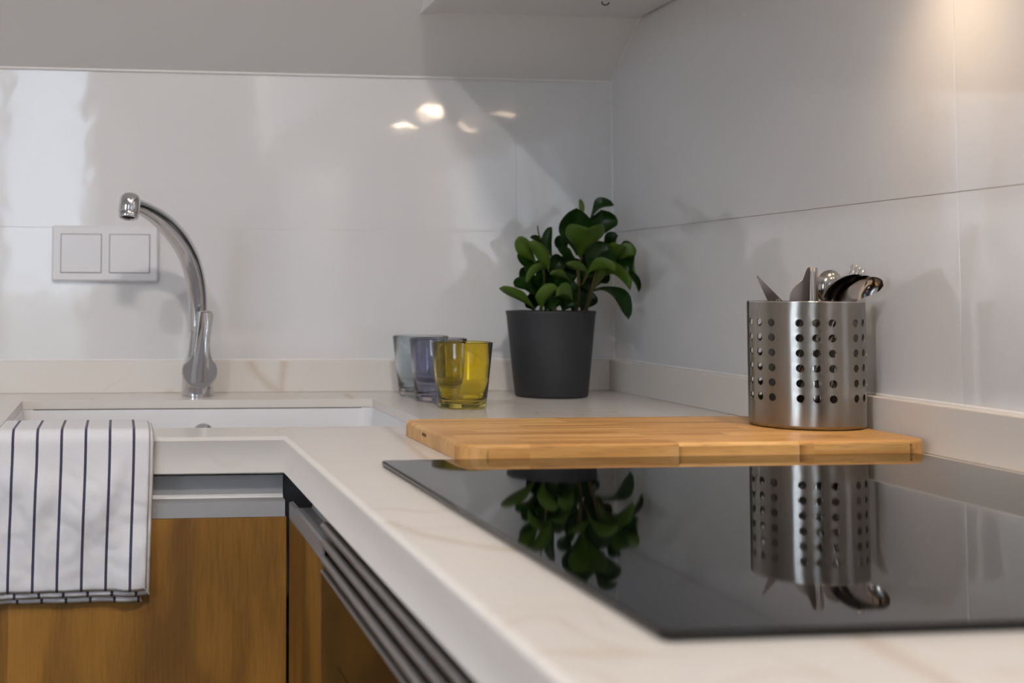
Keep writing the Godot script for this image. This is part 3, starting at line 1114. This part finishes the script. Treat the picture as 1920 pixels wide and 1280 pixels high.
func spoon(label: String, base: Vector3, ctrl: Vector3, tip: Vector3, w: float, nrm: Vector3, deep: float, foot: Vector3) -> void:
	var c := thing("spoon", label, "spoon", foot, "spoons in the cutlery holder")
	var s := st()
	for side in 2:
		var f := func(u: float, v: float) -> Vector3:
			var p := base.bezier_interpolate(base.lerp(ctrl, 0.667), tip.lerp(ctrl, 0.667), tip, v)
			var t := base.bezier_derivative(base.lerp(ctrl, 0.667), tip.lerp(ctrl, 0.667), tip, v).normalized()
			var b := t.cross(nrm).normalized()
			var m := b.cross(t).normalized()
			var e := sqrt(maxf(0.0, 1.0 - pow(absf(2.0 * v - 1.0), 2.3)))
			var ww := w * 0.5 * maxf(e * (1.06 - 0.16 * v), 0.13 * (1.0 - v))
			var x := 2.0 * u - 1.0
			var dip := deep * (1.0 - x * x) * e
			return p + b * ww * x - m * (dip + (0.0009 if side else 0.0) * (1.0 - pow(absf(x), 8.0) * 0.5)) - foot
		s.set_smooth_group(1 + side)
		sheet(s, 16, 22, f, side == 1)
	obj("bowl", s, M["polished steel"], c)
	s = st()
	var t0 := (ctrl - base).normalized()
	handle_bar(s, base + t0 * 0.004 - foot, Vector3.ZERO, 0.0042, 0.0016)
	obj("handle", s, M["polished steel"], c)

func fork(label: String, tips: Array, root: Vector3, width: float, foot: Vector3) -> void:
	var c := thing("fork", label, "fork", foot, "forks in the cutlery holder")
	var n := tips.size()
	var right := V(1, 0.0, -0.1).normalized()
	var s := st()
	var neck := root + V(0, 0, 0)
	prism(s, P2([-width * 0.5, 0.0, width * 0.5, 0.0, width * 0.42, -0.008, width * 0.15, -0.016, -width * 0.15, -0.016, -width * 0.42, -0.008]), -0.0008, 0.0008, 0.0003, Transform3D(Basis(), neck - foot))
	obj("head", s, M["polished steel"], c)
	for i in n:
		s = st()
		var b := neck + V(1, 0, 0) * (width * ((i + 0.5) / n - 0.5))
		var t: Vector3 = tips[i]
		tube(s, [b + V(0, -0.001, 0) - foot, b.lerp(t, 0.55) - foot, b.lerp(t, 0.9) - foot, t - foot], [Vector2(0.0009, width / n * 0.42), Vector2(0.0009, width / n * 0.40), Vector2(0.0008, width / n * 0.30), Vector2(0.0002, 0.0004)], 10, V(0, 0, 1))
		obj("tine", s, M["polished steel"], c)
	s = st()
	handle_bar(s, neck + V(0, -0.014, 0) - foot, Vector3.ZERO, 0.0042, 0.0016)
	obj("handle", s, M["polished steel"], c)

func cutlery() -> void:
	var y := 0.0205
	knife("pointed steel knife leaning out of the holder on the plant's side", [-0.1140, 0.1747, -0.1124, 0.1748, -0.1105, 0.1728, -0.0960, 0.1590, -0.0840, 0.1470, -0.0820, 0.1440, -0.0990, 0.1440, -0.1014, 0.1475, -0.1080, 0.1612], 0.69, V(-0.050, y, 0.705))
	knife("broad steel knife with a curved shoulder standing upright in the holder", [-0.0948, 0.1440, -0.0949, 0.1488, -0.0942, 0.1540, -0.0927, 0.1580, -0.0902, 0.1617, -0.0864, 0.1655, -0.0822, 0.1686, -0.0797, 0.1705, -0.0782, 0.1735, -0.0762, 0.1787, -0.0744, 0.1825, -0.0727, 0.1840, -0.0707, 0.1840, -0.0702, 0.1780, -0.0712, 0.1600, -0.0717, 0.1440], 0.722, V(-0.080, y, 0.712))
	var narrow := [-0.0050, -0.060, -0.0052, -0.020, -0.0040, -0.006, -0.0010, 0.0, 0.0020, 0.0, 0.0040, -0.004, 0.0042, -0.060]
	var spots := [[-0.0722, 0.1838, 0.7285, 1.05], [-0.0684, 0.1832, 0.7270, 1.07], [-0.0632, 0.1834, 0.7225, 0.86]]
	var labs := ["thin steel knife seen edge-on, against the broad knife in the holder", "thin steel knife seen edge-on, between two other knives in the holder", "thin round-ended steel knife next to the upright teaspoon in the holder"]
	for k in 3:
		var l := []
		for i in range(0, narrow.size(), 2):
			l.append(narrow[i] * 1.15 + spots[k][0])
			l.append(narrow[i + 1] * 0.7 + spots[k][1])
		knife(labs[k], l, spots[k][2], V(-0.070 + 0.006 * k, y, 0.735 - 0.010 * k), spots[k][3])
	spoon("small steel teaspoon standing bowl-up in the middle of the holder", V(-0.0430, 0.1470, 0.700), V(-0.0400, 0.168, 0.709), V(-0.0320, 0.1805, 0.700), 0.0262, V(0.35, -0.15, -0.9), 0.0045, V(-0.058, y, 0.695))
	var lab := ["steel tablespoon lying outermost of the three nested spoons, its bowl over the holder's rim", "steel tablespoon nested in the middle of three spoons in the holder", "steel tablespoon nested innermost of three, behind the others in the holder"]
	for k in 3:
		var d := V(-0.0062, 0.0014, -0.0045) * k
		spoon(lab[k], V(-0.0560, 0.1430, 0.752) + d, V(-0.0370, 0.1660, 0.755) + d, V(-0.0130, 0.1640, 0.762) + d, 0.034, V(0.42, -0.55, 0.72), 0.0085, V(-0.085 - 0.004 * k, y, 0.722 - 0.008 * k))
	fork("steel fork with four tines pointing up behind the nested spoons", [V(-0.0230, 0.1878, 0.724), V(-0.0186, 0.1862, 0.724), V(-0.0145, 0.1838, 0.724), V(-0.0105, 0.1808, 0.724)], V(-0.0250, 0.1675, 0.724), 0.0185, V(-0.050, y, 0.705))
	fork("steel fork mostly hidden, one tine tip showing between teaspoon and other fork", [V(-0.0335, 0.1738, 0.708), V(-0.0295, 0.1750, 0.708), V(-0.0255, 0.1735, 0.708)], V(-0.0350, 0.1570, 0.706), 0.0150, V(-0.052, y, 0.690))

var leaf_k := 0

func leaf(c: Node3D, b: Vector3, m: Vector3, t: Vector3, w: float, nrm: Vector3, cup: float) -> void:
	var o: Vector3 = c.position
	var tops := st()
	var under := st()
	var k := leaf_k
	leaf_k += 1
	var c0 := b.lerp(m, 0.667)
	var c1 := t.lerp(m, 0.667)
	for side in 2:
		var f := func(u: float, v: float) -> Vector3:
			var p := b.bezier_interpolate(c0, c1, t, v)
			var tg := b.bezier_derivative(c0, c1, t, clampf(v, 0.02, 0.98)).normalized()
			var bi := tg.cross(nrm).normalized()
			var up := bi.cross(tg).normalized()
			var prof := pow(maxf(0.0, sin(PI * pow(clampf(v, 0.0, 1.0), 1.15))), 0.55) * (0.45 + 0.55 * smoothstep(0.0, 0.5, v))
			prof = maxf(prof, 0.09 * (1.0 - v))
			var x := 2.0 * u - 1.0
			var wob := 0.05 * sin(v * 9.0 + k * 1.7) * absf(x)
			var lift := w * (cup * x * x + wob) * prof - 0.035 * w * exp(-x * x * 60.0)
			var thick := 0.0011 * (1.0 - pow(absf(x), 6.0)) * minf(1.0, (1.0 - v) * 12.0)
			return p + bi * (w * 0.5 * prof * x) + up * (lift - (thick if side else 0.0)) - o
		sheet(under if side else tops, 12, 16, f, side == 1)
	tops.generate_normals()
	under.generate_normals()
	var mesh := tops.commit()
	mesh = under.commit(mesh)
	mesh.surface_set_material(0, M["leaf top"])
	mesh.surface_set_material(1, M["leaf under"])
	var l := MeshInstance3D.new()
	l.mesh = mesh
	l.name = numbered("leaf", c)
	c.add_child(l, true)

func stem(c: Node3D, a: Vector3, m: Vector3, b: Vector3, r: float) -> void:
	var o: Vector3 = c.position
	var s := st()
	var p := curve([a - o, m - o, b - o], 12)
	var rad := []
	for i in 13:
		var q := r * (1.15 - 0.4 * i / 12.0) * (1.0 + 0.12 * sin(i * 2.1))
		rad.append(Vector2(q, q))
	tube(s, p, rad, 10)
	obj("stem", s, M["stem"], c)

func potted_plant() -> void:
	var plant := thing("potted_plant", "green rubber plant with thick glossy leaves in a dark grey pot in the tiled corner", "plant", V(-0.1484, 0, 0.1219))
	var s := st()
	lathe(s, [Vector2(0, 0.0012), Vector2(0.046, 0.0012), Vector2(0.0475, 0.0003), Vector2(0.0505, 0.0004), Vector2(0.0532, 0.0018), Vector2(0.0545, 0.0046), Vector2(0.0585, 0.045), Vector2(0.0622, 0.085), Vector2(0.0658, 0.121), Vector2(0.0668, 0.1255), Vector2(0.0671, 0.1275), Vector2(0.0664, 0.1286), Vector2(0.0650, 0.1286), Vector2(0.0641, 0.1275), Vector2(0.0630, 0.115), Vector2(0.0585, 0.09)], 72, Vector3.ZERO, 60)
	obj("pot", s, M["grey pot"], plant)
	s = st()
	var hn := noise(3, 60.0, 2)
	var soil := func(u: float, v: float) -> Vector3:
		var a := -TAU * u
		var rr := 0.0632 * (1.0 - v)
		return V(rr * cos(a), 0.118 + 0.0035 * hn.get_noise_2d(rr * cos(a), rr * sin(a)) + 0.004 * v, rr * sin(a))
	sheet(s, 40, 10, soil)
	obj("soil", s, M["soil"], plant)
	s = st()
	rng.seed = 9
	for k in 24:
		var a := rng.randf() * TAU
		var rr := sqrt(rng.randf()) * 0.055
		var q := rng.randf_range(0.0009, 0.0018)
		lathe(s, [Vector2(0, -q), Vector2(q * 0.8, -q * 0.5), Vector2(q, 0.2 * q), Vector2(q * 0.6, q * 0.8), Vector2(0, q)], 7, V(rr * cos(a), 0.1225, rr * sin(a)))
	var pe := obj("perlite", s, M["perlite"], plant)
	pe.set_meta("kind", "stuff")
	stem(plant, V(-0.1068, 0.1237, 0.1150), V(-0.1070, 0.1635, 0.1300), V(-0.1132, 0.2028, 0.1400), 0.0028)
	stem(plant, V(-0.0901, 0.1236, 0.1100), V(-0.0855, 0.1636, 0.1300), V(-0.0791, 0.2031, 0.1400), 0.0028)
	stem(plant, V(-0.1644, 0.1237, 0.1200), V(-0.1616, 0.1614, 0.1300), V(-0.1647, 0.1950, 0.1400), 0.0022)
	stem(plant, V(-0.1340, 0.1234, 0.1000), V(-0.1372, 0.1539, 0.1100), V(-0.1406, 0.1919, 0.1150), 0.0022)
	stem(plant, V(-0.1115, 0.1917, 0.1350), V(-0.1072, 0.2103, 0.1450), V(-0.1109, 0.2176, 0.1500), 0.0019)
	stem(plant, V(-0.0877, 0.1541, 0.1200), V(-0.0725, 0.1805, 0.1400), V(-0.0517, 0.2032, 0.1400), 0.0022)
	stem(plant, V(-0.1043, 0.1857, 0.1600), V(-0.1065, 0.1728, 0.1500), V(-0.1079, 0.1635, 0.1350), 0.0019)
	stem(plant, V(-0.1599, 0.2358, 0.1150), V(-0.1621, 0.2451, 0.1100), V(-0.1639, 0.2580, 0.1100), 0.0011)
	leaf(plant, V(-0.1162, 0.2119, 0.1500), V(-0.1139, 0.2482, 0.1350), V(-0.1167, 0.2827, 0.1500), 0.0517, V(-0.30, 0.20, 1.00), 0.22)
	leaf(plant, V(-0.0943, 0.2687, 0.1100), V(-0.0942, 0.2840, 0.1100), V(-0.0931, 0.3001, 0.1000), 0.0103, V(0.75, 0.10, -0.60), 0.20)
	leaf(plant, V(-0.0760, 0.2714, 0.1000), V(-0.0705, 0.2932, 0.1200), V(-0.0461, 0.2893, 0.1200), 0.0269, V(-0.25, 0.80, 0.50), 0.30)
	leaf(plant, V(-0.0830, 0.2384, 0.1500), V(-0.0716, 0.2616, 0.1400), V(-0.0782, 0.2805, 0.1500), 0.0456, V(-0.25, 0.25, 1.00), 0.25)
	leaf(plant, V(-0.1114, 0.2101, 0.1500), V(-0.1123, 0.2371, 0.1750), V(-0.1228, 0.2495, 0.2150), 0.0571, V(0.15, 0.75, -0.62), 0.25)
	leaf(plant, V(-0.0653, 0.2147, 0.1300), V(-0.0611, 0.2352, 0.1400), V(-0.0523, 0.2421, 0.1500), 0.0264, V(0.30, 0.60, 0.70), 0.30)
	leaf(plant, V(-0.0526, 0.2032, 0.1400), V(-0.0624, 0.2175, 0.1650), V(-0.0639, 0.2281, 0.1800), 0.0262, V(0.35, 0.40, -0.80), 0.30)
	leaf(plant, V(-0.0456, 0.2130, 0.1300), V(-0.0363, 0.2066, 0.1600), V(-0.0345, 0.1837, 0.1700), 0.0274, V(-0.50, 0.75, -0.45), 0.30)
	leaf(plant, V(-0.0396, 0.2113, 0.1250), V(-0.0275, 0.2248, 0.1200), V(-0.0160, 0.2291, 0.1200), 0.0211, V(0.20, 0.80, 0.50), 0.30)
	leaf(plant, V(-0.0497, 0.2033, 0.1400), V(-0.0461, 0.2175, 0.1700), V(-0.0313, 0.2121, 0.1650), 0.0306, V(0.20, 0.55, -0.80), 0.25)
	leaf(plant, V(-0.0968, 0.1917, 0.1400), V(-0.0809, 0.2066, 0.1500), V(-0.0719, 0.2333, 0.1400), 0.0507, V(-0.15, 0.45, 0.85), 0.20)
	leaf(plant, V(-0.0910, 0.2187, 0.1200), V(-0.1045, 0.2258, 0.1300), V(-0.1123, 0.2295, 0.1300), 0.0400, V(0.10, 0.40, 0.90), 0.20)
	leaf(plant, V(-0.1033, 0.1885, 0.1600), V(-0.1251, 0.1908, 0.1800), V(-0.1477, 0.1993, 0.1900), 0.0173, V(0.10, 0.75, -0.65), 0.25)
	leaf(plant, V(-0.1063, 0.1848, 0.1600), V(-0.0926, 0.2018, 0.1900), V(-0.0765, 0.1880, 0.2000), 0.0269, V(0.10, 0.75, -0.65), 0.25)
	leaf(plant, V(-0.0830, 0.1708, 0.1300), V(-0.0614, 0.2104, 0.1500), V(-0.0439, 0.1603, 0.1750), 0.0416, V(0.35, 0.75, -0.35), 0.18)
	leaf(plant, V(-0.0497, 0.1961, 0.1200), V(-0.0160, 0.1887, 0.1200), V(-0.0080, 0.1574, 0.1200), 0.0245, V(0.40, 0.60, 0.60), 0.20)
	leaf(plant, V(-0.0807, 0.1595, 0.1200), V(-0.0579, 0.1730, 0.1500), V(-0.0453, 0.1168, 0.1700), 0.0417, V(0.40, 0.55, 0.70), 0.15)
	leaf(plant, V(-0.1445, 0.2088, 0.1200), V(-0.1547, 0.2333, 0.1200), V(-0.1469, 0.2556, 0.1250), 0.0187, V(-0.75, 0.25, 0.60), 0.30)
	leaf(plant, V(-0.1773, 0.2006, 0.1400), V(-0.1910, 0.2170, 0.1500), V(-0.2094, 0.2381, 0.1550), 0.0263, V(-0.45, 0.55, -0.70), 0.35)
	leaf(plant, V(-0.1464, 0.2032, 0.1150), V(-0.1602, 0.2337, 0.1100), V(-0.1759, 0.2400, 0.1100), 0.0201, V(0.20, 0.75, 0.60), 0.25)
	leaf(plant, V(-0.1615, 0.1874, 0.1500), V(-0.1589, 0.2095, 0.1600), V(-0.1982, 0.2314, 0.1700), 0.0207, V(-0.45, 0.60, -0.65), 0.25)
	leaf(plant, V(-0.1711, 0.1967, 0.1300), V(-0.1899, 0.1930, 0.1400), V(-0.2057, 0.2125, 0.1400), 0.0243, V(0.00, 0.50, 0.80), 0.25)
	leaf(plant, V(-0.1718, 0.1727, 0.1200), V(-0.1887, 0.1744, 0.1300), V(-0.1908, 0.1948, 0.1250), 0.0262, V(-0.20, 0.25, 0.95), 0.25)
	leaf(plant, V(-0.1614, 0.1930, 0.1500), V(-0.1863, 0.1943, 0.1700), V(-0.2055, 0.1699, 0.1800), 0.0261, V(-0.10, 0.75, -0.65), 0.20)
	leaf(plant, V(-0.1748, 0.1483, 0.1400), V(-0.2009, 0.1723, 0.1500), V(-0.2148, 0.1645, 0.1550), 0.0274, V(0.00, 0.65, 0.75), 0.20)
	leaf(plant, V(-0.1784, 0.1311, 0.1400), V(-0.2119, 0.1538, 0.1600), V(-0.2439, 0.1628, 0.1750), 0.0201, V(0.10, 0.75, -0.65), 0.20)
	leaf(plant, V(-0.1749, 0.1318, 0.1600), V(-0.1805, 0.1539, 0.1800), V(-0.1579, 0.1628, 0.1850), 0.0325, V(-0.25, 0.65, -0.70), 0.20)
	leaf(plant, V(-0.1238, 0.1420, 0.1500), V(-0.1463, 0.1614, 0.1800), V(-0.1618, 0.1513, 0.1850), 0.0293, V(-0.20, 0.65, -0.70), 0.25)
	leaf(plant, V(-0.1297, 0.1764, 0.1500), V(-0.1502, 0.1835, 0.1700), V(-0.1679, 0.1842, 0.1750), 0.0170, V(0.00, 0.75, -0.65), 0.20)
	leaf(plant, V(-0.1142, 0.2066, 0.1400), V(-0.1333, 0.2100, 0.1500), V(-0.1467, 0.2226, 0.1500), 0.0220, V(0.00, 0.60, 0.80), 0.25)
	leaf(plant, V(-0.1424, 0.1851, 0.1200), V(-0.1418, 0.1991, 0.1300), V(-0.1294, 0.2108, 0.1200), 0.0267, V(-0.20, 0.25, 0.95), 0.20)
	leaf(plant, V(-0.1169, 0.2188, 0.1100), V(-0.1287, 0.2301, 0.1100), V(-0.1276, 0.2439, 0.1100), 0.0224, V(-0.35, 0.20, 0.90), 0.20)
	leaf(plant, V(-0.1136, 0.1540, 0.1100), V(-0.1324, 0.1690, 0.1300), V(-0.1326, 0.1880, 0.1200), 0.0380, V(0.00, 0.40, 0.90), 0.20)
	leaf(plant, V(-0.1564, 0.1426, 0.1200), V(-0.1752, 0.1614, 0.1300), V(-0.1882, 0.1576, 0.1400), 0.0332, V(0.00, 0.50, 0.85), 0.20)
	leaf(plant, V(-0.0861, 0.1560, 0.1000), V(-0.0817, 0.1770, 0.1100), V(-0.0798, 0.1925, 0.1000), 0.0383, V(0.10, 0.30, 0.95), 0.20)
	leaf(plant, V(-0.1406, 0.1615, 0.1200), V(-0.1483, 0.1766, 0.1200), V(-0.1482, 0.1936, 0.1200), 0.0379, V(0.00, 0.35, 0.95), 0.20)
	leaf(plant, V(-0.1157, 0.1731, 0.1000), V(-0.1096, 0.1923, 0.1000), V(-0.1055, 0.2115, 0.1000), 0.0428, V(-0.10, 0.30, 0.95), 0.20)
	leaf(plant, V(-0.1452, 0.1387, 0.1100), V(-0.1603, 0.1482, 0.1200), V(-0.1753, 0.1482, 0.1300), 0.0312, V(0.00, 0.55, 0.80), 0.20)
	leaf(plant, V(-0.0942, 0.1368, 0.1000), V(-0.1136, 0.1483, 0.1100), V(-0.1251, 0.1426, 0.1200), 0.0313, V(0.00, 0.55, 0.80), 0.20)
	leaf(plant, V(-0.0617, 0.2041, 0.1000), V(-0.0515, 0.2195, 0.1000), V(-0.0434, 0.2312, 0.1000), 0.0338, V(0.10, 0.30, 0.95), 0.20)
	leaf(plant, V(-0.1667, 0.1298, 0.1500), V(-0.1640, 0.1466, 0.1650), V(-0.1486, 0.1540, 0.1700), 0.0251, V(0.00, 0.50, 0.85), 0.20)
	leaf(plant, V(-0.1362, 0.1288, 0.1400), V(-0.1319, 0.1447, 0.1500), V(-0.1318, 0.1615, 0.1500), 0.0308, V(-0.10, 0.30, 0.95), 0.20)
	leaf(plant, V(-0.0923, 0.1282, 0.1000), V(-0.0862, 0.1445, 0.1000), V(-0.0841, 0.1617, 0.1000), 0.0360, V(0.10, 0.30, 0.95), 0.20)
	leaf(plant, V(-0.1675, 0.1291, 0.1000), V(-0.1726, 0.1424, 0.1100), V(-0.1739, 0.1576, 0.1200), 0.0313, V(-0.10, 0.40, 0.90), 0.20)
	leaf(plant, V(-0.1026, 0.1271, 0.0900), V(-0.0984, 0.1482, 0.0900), V(-0.0962, 0.1694, 0.0900), 0.0407, V(0.00, 0.30, 0.95), 0.20)
	leaf(plant, V(-0.1384, 0.1270, 0.0900), V(-0.1363, 0.1462, 0.0900), V(-0.1322, 0.1635, 0.0900), 0.0407, V(0.00, 0.30, 0.95), 0.20)
	leaf(plant, V(-0.1256, 0.1807, 0.1000), V(-0.1404, 0.1918, 0.1200), V(-0.1481, 0.2031, 0.1200), 0.0336, V(-0.20, 0.40, 0.85), 0.25)
	leaf(plant, V(-0.0852, 0.2035, 0.1200), V(-0.0967, 0.2183, 0.1300), V(-0.0887, 0.2354, 0.1300), 0.0378, V(-0.10, 0.20, 0.95), 0.25)
	leaf(plant, V(-0.0596, 0.1941, 0.1200), V(-0.0516, 0.2073, 0.1300), V(-0.0416, 0.2187, 0.1300), 0.0311, V(0.30, 0.40, 0.80), 0.25)
	leaf(plant, V(-0.1053, 0.1921, 0.1100), V(-0.1243, 0.2011, 0.1300), V(-0.1360, 0.2029, 0.1300), 0.0289, V(-0.20, 0.50, 0.80), 0.25)
	leaf(plant, V(-0.0778, 0.1694, 0.1100), V(-0.0696, 0.1846, 0.1200), V(-0.0596, 0.1922, 0.1200), 0.0335, V(0.20, 0.50, 0.80), 0.20)
	leaf(plant, V(-0.1012, 0.1806, 0.1200), V(-0.0930, 0.1919, 0.1300), V(-0.0813, 0.2035, 0.1200), 0.0356, V(0.00, 0.35, 0.90), 0.20)
	leaf(plant, V(-0.1294, 0.1483, 0.1100), V(-0.1246, 0.1634, 0.1300), V(-0.1128, 0.1729, 0.1300), 0.0334, V(0.10, 0.40, 0.85), 0.20)
	leaf(plant, V(-0.1524, 0.1633, 0.1200), V(-0.1674, 0.1726, 0.1300), V(-0.1770, 0.1801, 0.1300), 0.0289, V(-0.20, 0.40, 0.85), 0.25)
	leaf(plant, V(-0.0911, 0.2304, 0.1100), V(-0.0832, 0.2501, 0.1000), V(-0.0771, 0.2636, 0.1000), 0.0426, V(-0.20, 0.20, 0.95), 0.20)
	leaf(plant, V(-0.1626, 0.1766, 0.1100), V(-0.1566, 0.1918, 0.1100), V(-0.1565, 0.2071, 0.1100), 0.0313, V(-0.20, 0.30, 0.90), 0.20)

func towel() -> void:
	var c := thing("tea_towel", "folded white tea towel with thin navy stripes hanging over the sink's front edge", "towel", V(-0.839, 0, 0.57))
	var o: Vector3 = c.position
	var wn := noise(17, 22.0, 3)
	var fold := noise(19, 9.0, 2)
	# layers from the one against the worktop to the outer one: width, hem height, stripe shift, tilt of hem
	var specs := [[-0.9175, -0.7665, -0.1715, 0.455, 0.0], [-0.9215, -0.7583, -0.1648, 0.565, 0.001], [-0.9225, -0.7622, -0.1580, 0.825, 0.0005]]
	for k in 3:
		var sp: Array = specs[k]
		var d := 0.0016 + 0.0030 * k + (0.0012 if k else 0.0)
		var th := 0.0026
		var path := func(q: float, dd: float) -> Vector2:          # q in metres along the drape from the hem in the sink; returns (z, y)
			var r := dd + 0.0022
			var l1 := 0.085
			var l2 := SZ1 + r - 0.002
			var arc := r * PI / 2
			if q < l1:
				return Vector2(SZ1 + 0.0002 - dd, -l1 + q - 0.0022)
			q -= l1
			if q < arc:
				var a := q / r
				return Vector2(SZ1 + 0.0024 - r * cos(a), -0.0022 + r * sin(a))
			q -= arc
			var flat := D - 0.0045 - (SZ1 + 0.0024)
			if q < flat:
				return Vector2(SZ1 + 0.0024 + q, dd)
			q -= flat
			var r2 := dd + 0.0045
			var arc2 := r2 * PI / 2
			if q < arc2:
				var a := q / r2
				return Vector2(D - 0.0045 + r2 * sin(a), -0.0045 + r2 * cos(a))
			q -= arc2
			return Vector2(D + dd, -0.0045 - q)
		var whole: float = 0.085 + (d + 0.0022) * PI / 2 + (D - 0.0045 - SZ1 - 0.0024) + (d + 0.0045) * PI / 2 + (-0.0045 - sp[2])
		var s := st()
		for side in 2:
			var f := func(u: float, v: float) -> Vector3:
				var x := lerpf(sp[0], sp[1], u)
				var q: float = v * (whole + sp[4] * (0.5 - u) * 2.0)
				var eu := sqrt(maxf(0.0, 1.0 - pow(absf(2.0 * u - 1.0), 60.0)))
				var ev := sqrt(maxf(0.0, 1.0 - pow(absf(2.0 * v - 1.0), 90.0)))
				var dd := d + (th * 0.5 if side else -th * 0.5) * eu * ev
				var p: Vector2 = path.call(q, d)
				var e: Vector2 = path.call(minf(q + 0.0004, whole * 1.05), d)
				var e0: Vector2 = path.call(maxf(q - 0.0004, 0.0), d)
				var tg := (e - e0).normalized()
				var nrm := Vector2(-tg.y, tg.x)
				if nrm.dot(Vector2(p.x - 0.57, p.y + 0.03)) < 0.0 and absf(nrm.x) > 0.7:
					nrm = -nrm
				if absf(nrm.y) > 0.7 and nrm.y < 0.0:
					nrm = -nrm
				var hang := smoothstep(0.0, 0.06, -p.y) if p.x > D else 0.0
				var wr := hang * (0.0022 * absf(wn.get_noise_2d(x * 0.8 + k, p.y)) + 0.0085 * maxf(0.0, fold.get_noise_2d(x * 1.3 + 3.0, p.y * 0.6 + 2.0)) + 0.0012 * k)
				var w := p + nrm * (dd - d + wr)
				var lean := -0.010 * smoothstep(0.0, 0.16, -p.y) * (1.0 if p.x > D else 0.0) * (0.3 if u > 0.5 else 0.3)
				return V(x + lean, w.y, w.x) - o
			var uvf := func(u: float, v: float) -> Vector2:
				return Vector2((lerpf(sp[0], sp[1], u) + 0.9225) / 0.0252 + sp[3], v * whole / 0.0252)
			s.set_smooth_group(1)
			sheet(s, 64, 96, f, side == 0, uvf)
		obj(["inner_layer", "middle_layer", "outer_layer"][k], s, M["towel cloth"], c)

func ceiling_lights() -> void:
	for k in 2:
		var where: Vector3 = [V(-1.33, FLAT, 2.0), V(-0.78, FLAT, 2.55)][k]
		var d := thing("ceiling_spotlight", ["round recessed ceiling spotlight nearer the sink", "round recessed ceiling spotlight nearer the hob wall"][k], "light", where, "spotlights in the level ceiling")
		var s := st()
		lathe(s, [Vector2(0.034, -0.0005), Vector2(0.036, -0.006), Vector2(0.046, -0.004), Vector2(0.048, -0.0004)], 40)
		obj("trim_ring", s, M["aluminium"], d)
		s = st()
		lathe(s, [Vector2(0, -0.0035), Vector2(0.034, -0.0035), Vector2(0.034, -0.0008), Vector2(0, -0.0008)], 40)
		obj("lamp_face", s, M["lamp glow"], d)
		var l := SpotLight3D.new()
		l.name = "spot"
		d.add_child(l, true)
		l.position = V(0, -0.015, 0)
		l.rotation = V(-PI / 2, 0, 0)
		l.light_color = [Color(1.0, 0.985, 0.97), Color(1.0, 0.955, 0.92)][k]
		l.light_energy = [CEIL_E, HOB_E][k]
		l.light_size = [0.03, 0.10][k]
		l.spot_angle = 85.0
		l.spot_angle_attenuation = 0.4
		l.spot_range = 10.0
		l.spot_attenuation = 2.0
		l.shadow_enabled = true
